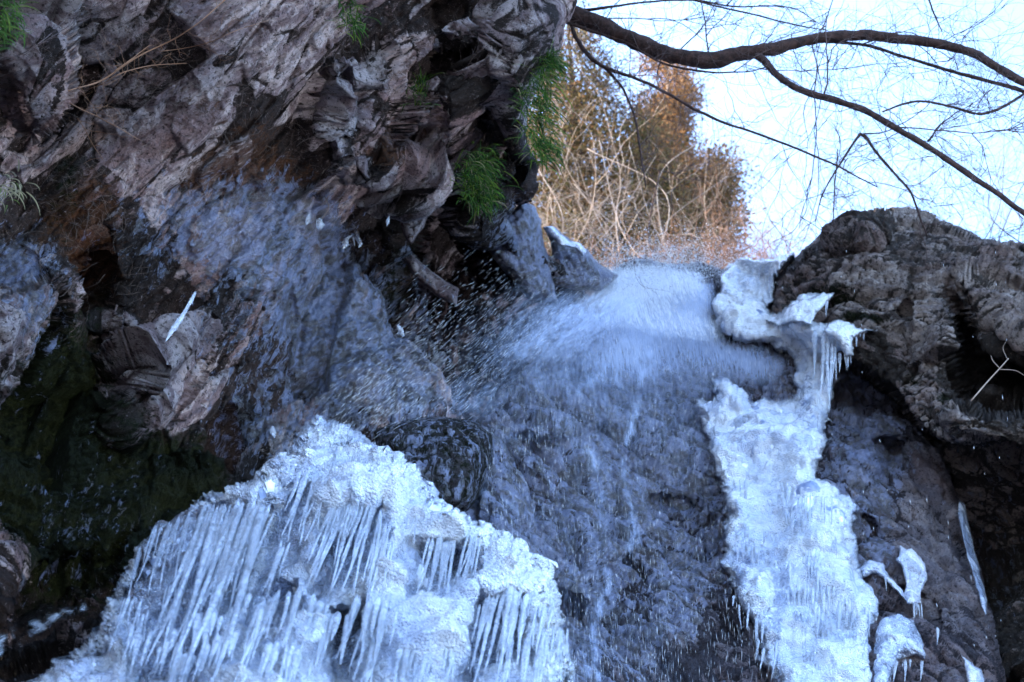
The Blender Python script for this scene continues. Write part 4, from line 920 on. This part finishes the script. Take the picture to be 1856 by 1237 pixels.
# ------------------------------------------------------------------ grass tufts
def tuft(label, pts, Y, n, L, droop, seed, spread=(.7, .5, .5), lean=(.3, -.3, .1), cols=((.032, .085, .010), (.014, .04, .008), (.08, .13, .014), (.15, .13, .07)), wd=.0038, name='grass_tuft', cat='grass'):
    r_ = np.random.default_rng(seed); mb = MB()
    for k in range(n):
        x, y, rr = pts[r_.integers(0, len(pts))]; a = P(x + r_.normal() * rr, y + r_.normal() * rr, Y + r_.normal() * .04)
        d = np.array(lean) + r_.normal(size=3) * np.array(spread); d /= np.linalg.norm(d); LL = L * r_.uniform(.5, 1.15); m = 7; q = [a]; dd = d.copy()
        for j in range(m): dd = dd + np.array([0, 0, -droop * r_.uniform(.6, 1.3) / m]); dd /= np.linalg.norm(dd); q.append(q[-1] + dd * LL / m)
        q = np.array(q); s = np.cross(dd, [.2, 1, .1]); s /= np.linalg.norm(s) + 1e-9; ww = wd * (1 - np.linspace(0, 1, m + 1) ** 2)[:, None] + .0006
        fold = np.array([0, -.35, .1]) * ww; V = np.stack([q - s * ww, q + fold, q + s * ww], 1).reshape(-1, 3); i = np.arange(m)[:, None] * 3
        F = np.concatenate([i + [0, 1, 4, 3], i + [1, 2, 5, 4]]); c = np.array(cols[r_.choice(len(cols), p=[.4, .3, .2, .1])]) * r_.uniform(.7, 1.3); mb.add(V, F, (*c, 1))
    o = mb.build(name, MAT['leaf']); return tag(o, label, cat, 'green grass tufts on the cliff')
tuft('largest bright green grass tuft hanging off the cliff edge beside the conifer', [(980, 130, 14), (970, 180, 16), (968, 220, 14), (975, 270, 12), (992, 110, 8)], 7.55, 750, .25, 1.7, 41, lean=(.75, -.4, .1))
tuft('round green grass tuft above the dark hollow', [(862, 300, 16), (858, 330, 18), (868, 355, 12)], 8.0, 650, .21, 1.9, 42, lean=(.75, -.4, .15))
tuft('small yellow green grass tuft at the top of the cliff', [(636, 20, 10), (640, 45, 8)], 6.6, 110, .16, 1.6, 43, lean=(.2, -.3, .1))
tuft('sparse green grass tuft in the crack left of the dark cave', [(755, 160, 10), (758, 185, 10), (765, 150, 6)], 7.7, 90, .16, 1.6, 44, lean=(.1, -.4, .2))
tuft('dark green grass tuft at the top left corner', [(12, 20, 16), (10, 60, 14)], 5.3, 160, .16, 1.4, 45, lean=(.2, -.4, .1), cols=((.04, .10, .015), (.03, .07, .012), (.08, .12, .02), (.10, .10, .04)))
tuft('dry pale grass tuft drooping from the rock at the left edge', [(30, 340, 12), (10, 350, 12)], 6.0, 40, .17, 1.8, 46, lean=(.1, -.4, -.2), cols=((.22, .20, .12), (.30, .26, .17), (.08, .12, .03), (.15, .15, .08)))

# ------------------------------------------------------------------ dry vines and rootlets on the cliff
def vine(label, strands, dY, mat='dryvine'):
    root = bpy.data.objects.new('dry_vine', None); COL.objects.link(root); a, b = strands[0][0][:2]; bb = P(a, b, Yc(a, b) - .07); root.location = bb.tolist(); root['_org'] = bb.tolist(); tag(root, label, 'vine')
    for s in strands:
        W = smooth_path([np.append(P(a, b, Yc(a, b) - .07), r * .6) for a, b, r in s], len(s) * 6); W[:, :3] += .03 * np.stack([noise(W[:, :3] * 3, 950 + k) for k in range(3)], 1)
        mb = MB(); mb.tube(W[:, :3], W[:, 3], 5); 
        for k in range(len(W) // 3):
            q = W[rng.integers(0, len(W))]; twig_walk(mb, q[:3], rng.normal(size=3) + [.3, -.3, .1], rng.uniform(.08, .3), .0018, 1, n=6)
        mb.build('stem', MAT[mat], root)
    return root
rng = np.random.default_rng(51)
vine('long straw brown vine running diagonally across the upper cliff', [[(425, -10, .006), (360, 45, .007), (300, 80, .008), (230, 115, .010), (175, 145, .011), (130, 168, .006)], [(340, 112, .004), (300, 118, .005), (250, 128, .006), (200, 140, .006), (150, 165, .004)],
     [(490, 30, .003), (420, 62, .004), (350, 82, .004), (290, 95, .004)], [(270, 85, .004), (235, 110, .006), (200, 130, .006)]], .55)
vine('short reddish vine below the long straw brown vine', [[(135, 190, .005), (170, 212, .006), (210, 228, .005), (260, 255, .003)], [(140, 215, .003), (160, 255, .003), (185, 285, .002)]], .5)
vine('bare grey stems crossing the upper left corner', [[(-10, 110, .003), (50, 90, .004), (110, 40, .004), (130, 10, .003)], [(40, 100, .003), (100, 60, .003), (150, 30, .002)], [(145, 12, .004), (170, 15, .005), (195, -5, .006)], [(252, 40, .004), (256, 65, .004), (254, 90, .004)]], .5, 'twig')
vine('thin bare stem hanging across the pale rock flakes', [[(800, 240, .003), (785, 290, .003), (740, 330, .003), (715, 380, .002)], [(880, 90, .003), (860, 110, .003), (845, 140, .002)], [(925, 70, .003), (930, 100, .003), (905, 125, .003)]], .6, 'twig')
mb = MB()
qx = rng.uniform(-30, 990, 5200); qy = rng.uniform(-30, 640, 5200)
dens = .35 + blobs(qx, qy, [(380, 300, 160, 90, .8), (170, 420, 80, 150, .8), (860, 230, 90, 90, .9), (300, 60, 200, 80, .7), (540, 250, 120, 120, .5), (900, 300, 80, 60, .7)])
kp = (rng.random(5200) < dens * .8) & (qy < 560) & (sdpoly(qx, qy, np.array(CLIFF)) > 8); qx, qy = qx[kp], qy[kp]
Yr = ysurf('cliff', qx, qy) - rng.uniform(-.01, .05, len(qx)); okq = Yr < 50; qx, qy, Yr = qx[okq], qy[okq], Yr[okq]; A0 = P(qx, qy, Yr)
for a in A0:
    n = 6; d = rng.normal(size=3); pts = [a]; st = rng.uniform(.012, .04)
    for k in range(n): d = d + rng.normal(size=3) * .35; d /= np.linalg.norm(d); pts.append(pts[-1] + d * st)
    mb.tube(np.array(pts), rng.uniform(.0006, .0014), 3)
o = mb.build('rootlets', MAT['root']); tag(o, 'tangled dry rootlets and stems matted over the cliff', 'rootlets', kind='stuff')
# fine bare sprig at the right
rng = np.random.default_rng(52)
mb = MB(); sp = lambda L: mb.tube(smooth_path([P(a, b, 9.3) for a, b, _ in L], 16), np.interp(np.linspace(0, 1, 16 if False else len(smooth_path([P(a, b, 9.3) for a, b, _ in L], 16))), np.linspace(0, 1, len(L)), [c for _, _, c in L]), 5)
sp([(1760, 727, .007), (1790, 692, .006), (1812, 668, .006), (1828, 650, .004)]); sp([(1812, 668, .004), (1800, 655, .003), (1796, 645, .002)]); sp([(1812, 670, .004), (1840, 672, .003), (1858, 682, .002)]); sp([(1826, 652, .003), (1818, 632, .002), (1824, 618, .001)])
o = mb.build('bare_sprig', MAT['paletwig']); tag(o, 'single pale forked sprig sticking out of the outcrop at the right', 'sprig')
rng = np.random.default_rng(53)
mb = MB()
for k in range(240):
    x, y = rng.uniform(1560, 1880), rng.uniform(380, 520); 
    if ysurf('rock_outcrop', x, y) > 50: continue
    twig_walk(mb, P(x, y, float(ysurf('rock_outcrop', x, y)) - .02), rng.normal(size=3), rng.uniform(.1, .4), .0015, 1, n=6)
o = mb.build('dry_stems', MAT['root']); tag(o, 'matted dry stems and grass over the top of the outcrop', 'dry stems', kind='stuff')

# ------------------------------------------------------------------ water
rng = np.random.default_rng(61)
def sheet(name, poly, Yf, ang, dens, mat, label, step=7, wob=.06, parent=None, cat='water', fade=60):
    pl = np.array(poly, float); xs = np.arange(pl[:, 0].min(), pl[:, 0].max() + step, step); ys = np.arange(pl[:, 1].min(), pl[:, 1].max() + step, step)
    X, Yy = np.meshgrid(xs, ys); x, y = X.ravel(), Yy.ravel(); sdv = sdpoly(x, y, pl); ii = np.arange(x.size).reshape(X.shape); ok = (sdv > -step).reshape(X.shape)
    fk = ok[:-1, :-1] & ok[1:, :-1] & ok[:-1, 1:] & ok[1:, 1:]; F = np.stack([ii[:-1, :-1][fk], ii[1:, :-1][fk], ii[1:, 1:][fk], ii[:-1, 1:][fk]], 1)
    used = np.unique(F); rm = -np.ones(x.size, np.int64); rm[used] = np.arange(len(used)); F = rm[F]; x, y, sdv = x[used], y[used], sdv[used]
    p = P(x, y, Yf(x, y)); p[:, 1] += wob * fbm(p * 2.5, 3, 970); a = math.radians(ang)
    ac = (x * math.cos(a) - y * math.sin(a)) / 200; al = (x * math.sin(a) + y * math.cos(a)) / 200
    de = dens(x, y) * sst(sdv, 0, fade)
    o = mesh_obj(name, p, F, MAT[mat], parent, True, {'mask': np.stack([ac + 10, al + 10, np.clip(de, 0, 1), de * 0 + 1], 1)})
    tag(o, label, None if parent else cat, kind='structure' if not parent else None)
    return o
fallY = lambda off: (lambda x, y: ENV(x, y) - off)
def lines(x, y, L):
    r_ = np.zeros(x.shape); q = np.stack([x, y, x * 0], 1); jx = 16 * fbm(q * .035, 4, 71, .7); br = np.clip(.55 + 2.2 * fbm(q * .05, 3, 72), 0, 1.2)
    for pts, w_, a in L:
        P_ = np.array(pts, float); d = np.full(x.shape, 1e9)
        for k in range(len(P_) - 1):
            e = P_[k + 1] - P_[k]; t = np.clip(((x + jx - P_[k, 0]) * e[0] + (y - P_[k, 1]) * e[1]) / (e @ e), 0, 1)
            d = np.minimum(d, np.hypot(x + jx - P_[k, 0] - t * e[0], y - P_[k, 1] - t * e[1]))
        r_ = np.maximum(r_, a * .62 * np.exp(-(d / (w_ * .75)) ** 2))
    return r_ * br
STREAMS = [([(1190, 600), (1165, 680), (1145, 760), (1130, 850), (1128, 885), (1150, 915), (1155, 960), (1120, 1020), (1100, 1070), (1075, 1140), (1080, 1200), (1090, 1300)], 9, .42),
           ([(1060, 795), (1085, 860), (1095, 930), (1105, 1010), (1095, 1080)], 8, .34), ([(1120, 640), (1080, 680), (1040, 720)], 12, .22), ([(1150, 990), (1170, 960), (1200, 930)], 7, .25),
           ([(880, 800), (960, 790), (1060, 795)], 7, .22), ([(860, 880), (930, 920), (990, 960)], 12, .25), ([(1060, 1237), (1070, 1180), (1075, 1150)], 14, .35)]
dens_main = lambda x, y: .33 + blobs(x, y, [(1230, 520, 130, 60, .9), (1150, 560, 80, 50, .5), (1350, 610, 110, 45, .55), (1130, 640, 90, 50, .3), (1250, 650, 160, 50, .14), (1150, 720, 200, 90, .08), (1000, 690, 90, 30, .12), (1380, 650, 60, 40, .3)]) + lines(x, y, STREAMS) - .15 * blobs(x, y, [(1240, 960, 70, 60, 1), (1300, 1150, 80, 90, 1), (1150, 1080, 40, 50, 1), (950, 860, 70, 60, .6)])
MAIN = [(1000, 540), (1060, 480), (1140, 470), (1250, 465), (1320, 490), (1330, 590), (1460, 630), (1460, 750), (1400, 750), (1320, 740), (1320, 840), (1345, 930), (1340, 1020), (1365, 1085), (1420, 1200), (1440, 1400), (900, 1400), (900, 1100), (800, 900), (800, 720), (860, 640), (940, 570)]
sheet('water_film', MAIN, fallY(.02), 8, dens_main, 'veil', 'thin veil of water falling over the dark rock face', step=5)
sheet('water_spray', [(980, 560), (1050, 470), (1180, 440), (1290, 455), (1330, 520), (1360, 640), (1300, 680), (1180, 650), (1080, 640), (1000, 640)], fallY(.25), 20,
      lambda x, y: .30 + blobs(x, y, [(1200, 500, 130, 40, .62), (1150, 570, 90, 40, .22), (1270, 600, 90, 30, .3), (1120, 530, 70, 45, .45), (1080, 500, 40, 25, .3)]), 'foam', 'white foaming water bursting over the lip of the fall')
PLUME = [(1240, 470), (1260, 610), (1140, 700), (1050, 760), (960, 820), (820, 850), (620, 830), (700, 640), (780, 540), (900, 470), (1060, 480)]
plY = lambda o: (lambda x, y: 9.0 + (x - 700) * .0068 - (y - 740) * .001 - o)
for k in range(3):
    sheet('water_spray', PLUME, plY(.25 * k), -52, lambda x, y: .14 + blobs(x, y, [(1090, 570, 130, 50, .30), (980, 640, 130, 50, .24), (860, 715, 120, 45, .20), (1000, 580, 170, 80, .12), (760, 745, 110, 30, .16)]), 'veil',
          ('main slanting curtain of spray blown left from the lip', 'middle slanting curtain of spray over the hollow', 'nearest thin slanting curtain of spray')[k], wob=.1)
sheet('stream', [(-60, 1140), (40, 1110), (70, 1060), (150, 1050), (190, 1070), (160, 1110), (110, 1140), (40, 1180), (-60, 1230)], lambda x, y: ENVC(x, y) - .16, -60,
      lambda x, y: .12 + lines(x, y, [([(-60, 1200), (0, 1165), (60, 1140), (110, 1118), (150, 1105)], 22, 1.), ([(85, 1060), (92, 1090), (115, 1118)], 9, .8), ([(0, 1185), (50, 1160), (80, 1135)], 12, .8)]), 'foam', 'small rushing white stream in the dark corner at the lower left', step=4, fade=14)

def drops(name, label, n, samp, ang, L, W, jit=10, seed=0):
    r_ = np.random.default_rng(seed); x, y, Y = samp(r_, n); n = len(x); a = P(x, y, Y)
    an = np.radians(ang + r_.normal(size=n) * jit); dx, dy = np.sin(an), np.cos(an); l = L[0] * (L[1] / L[0]) ** r_.random(n)
    b = P(x + dx * 10, y + dy * 10, Y); d = b - a; d /= np.linalg.norm(d, axis=1)[:, None]; ww = (W[0] * (W[1] / W[0]) ** r_.random(n))[:, None]
    s = np.cross(d, r_.normal(size=(n, 3))); s /= np.linalg.norm(s, axis=1)[:, None]; t = np.cross(d, s); l = l[:, None]; m = a + d * l * .4
    V = np.stack([a, m + s * ww, m - .5 * s * ww + .87 * t * ww, m - .5 * s * ww - .87 * t * ww, a + d * l], 1).reshape(-1, 3)
    i = np.arange(n)[:, None] * 5; F = np.concatenate([i + f for f in ([0, 2, 1], [0, 3, 2], [0, 1, 3], [4, 1, 2], [4, 2, 3], [4, 3, 1])])
    o = mesh_obj(name, V, F, MAT['drop'], None, True); tag(o, label, 'water drops', kind='stuff'); return o
def s_plume(r_, n):
    t = r_.random(n) ** .8; x = 1150 - t * 480 + r_.normal(size=n) * 40; y = 500 + t * 230 + r_.normal(size=n) * (30 + 45 * np.sin(t * 3.1)) - 25 * np.sin(t * 3.1)
    return x, y, plY(0)(x, y) + r_.uniform(-.9, .3, n)
drops('spray_drops', 'flying drops of spray slanting down left over the hollow', 4200, s_plume, -50, (.02, .14), (.0006, .0016), 7, 71)
def s_face(r_, n):
    x = r_.uniform(880, 1470, n); y = 560 + r_.random(n) ** 1.2 * 700; k = (sdpoly(x, y, np.array(MAIN)) > 0); x, y = x[k], y[k]
    return x, y, ENV(x, y) - r_.uniform(.0, .7, len(x))
drops('falling_drops', 'fine drops falling straight down the dark rock face', 4500, s_face, 2, (.02, .14), (.0006, .0015), 4, 72)
def s_lip(r_, n):
    x = r_.normal(1200, 80, n); y = 505 - np.abs(r_.normal(size=n)) * 32 + r_.normal(size=n) * 12; return x, y, dFall(x, y) - r_.uniform(-.5, 1, n)
drops('splash_drops', 'sparkling splash drops leaping above the waterfall lip', 7500, s_lip, 10, (.012, .05), (.002, .007), 60, 73)
def s_wide(r_, n):
    x = r_.uniform(1080, 1840, n); y = r_.uniform(450, 1230, n); return x, y, r_.uniform(6.5, 9, n)
drops('stray_drops', 'few stray drops in the air before the outcrop', 90, s_wide, 6, (.02, .07), (.0012, .0024), 5, 74)
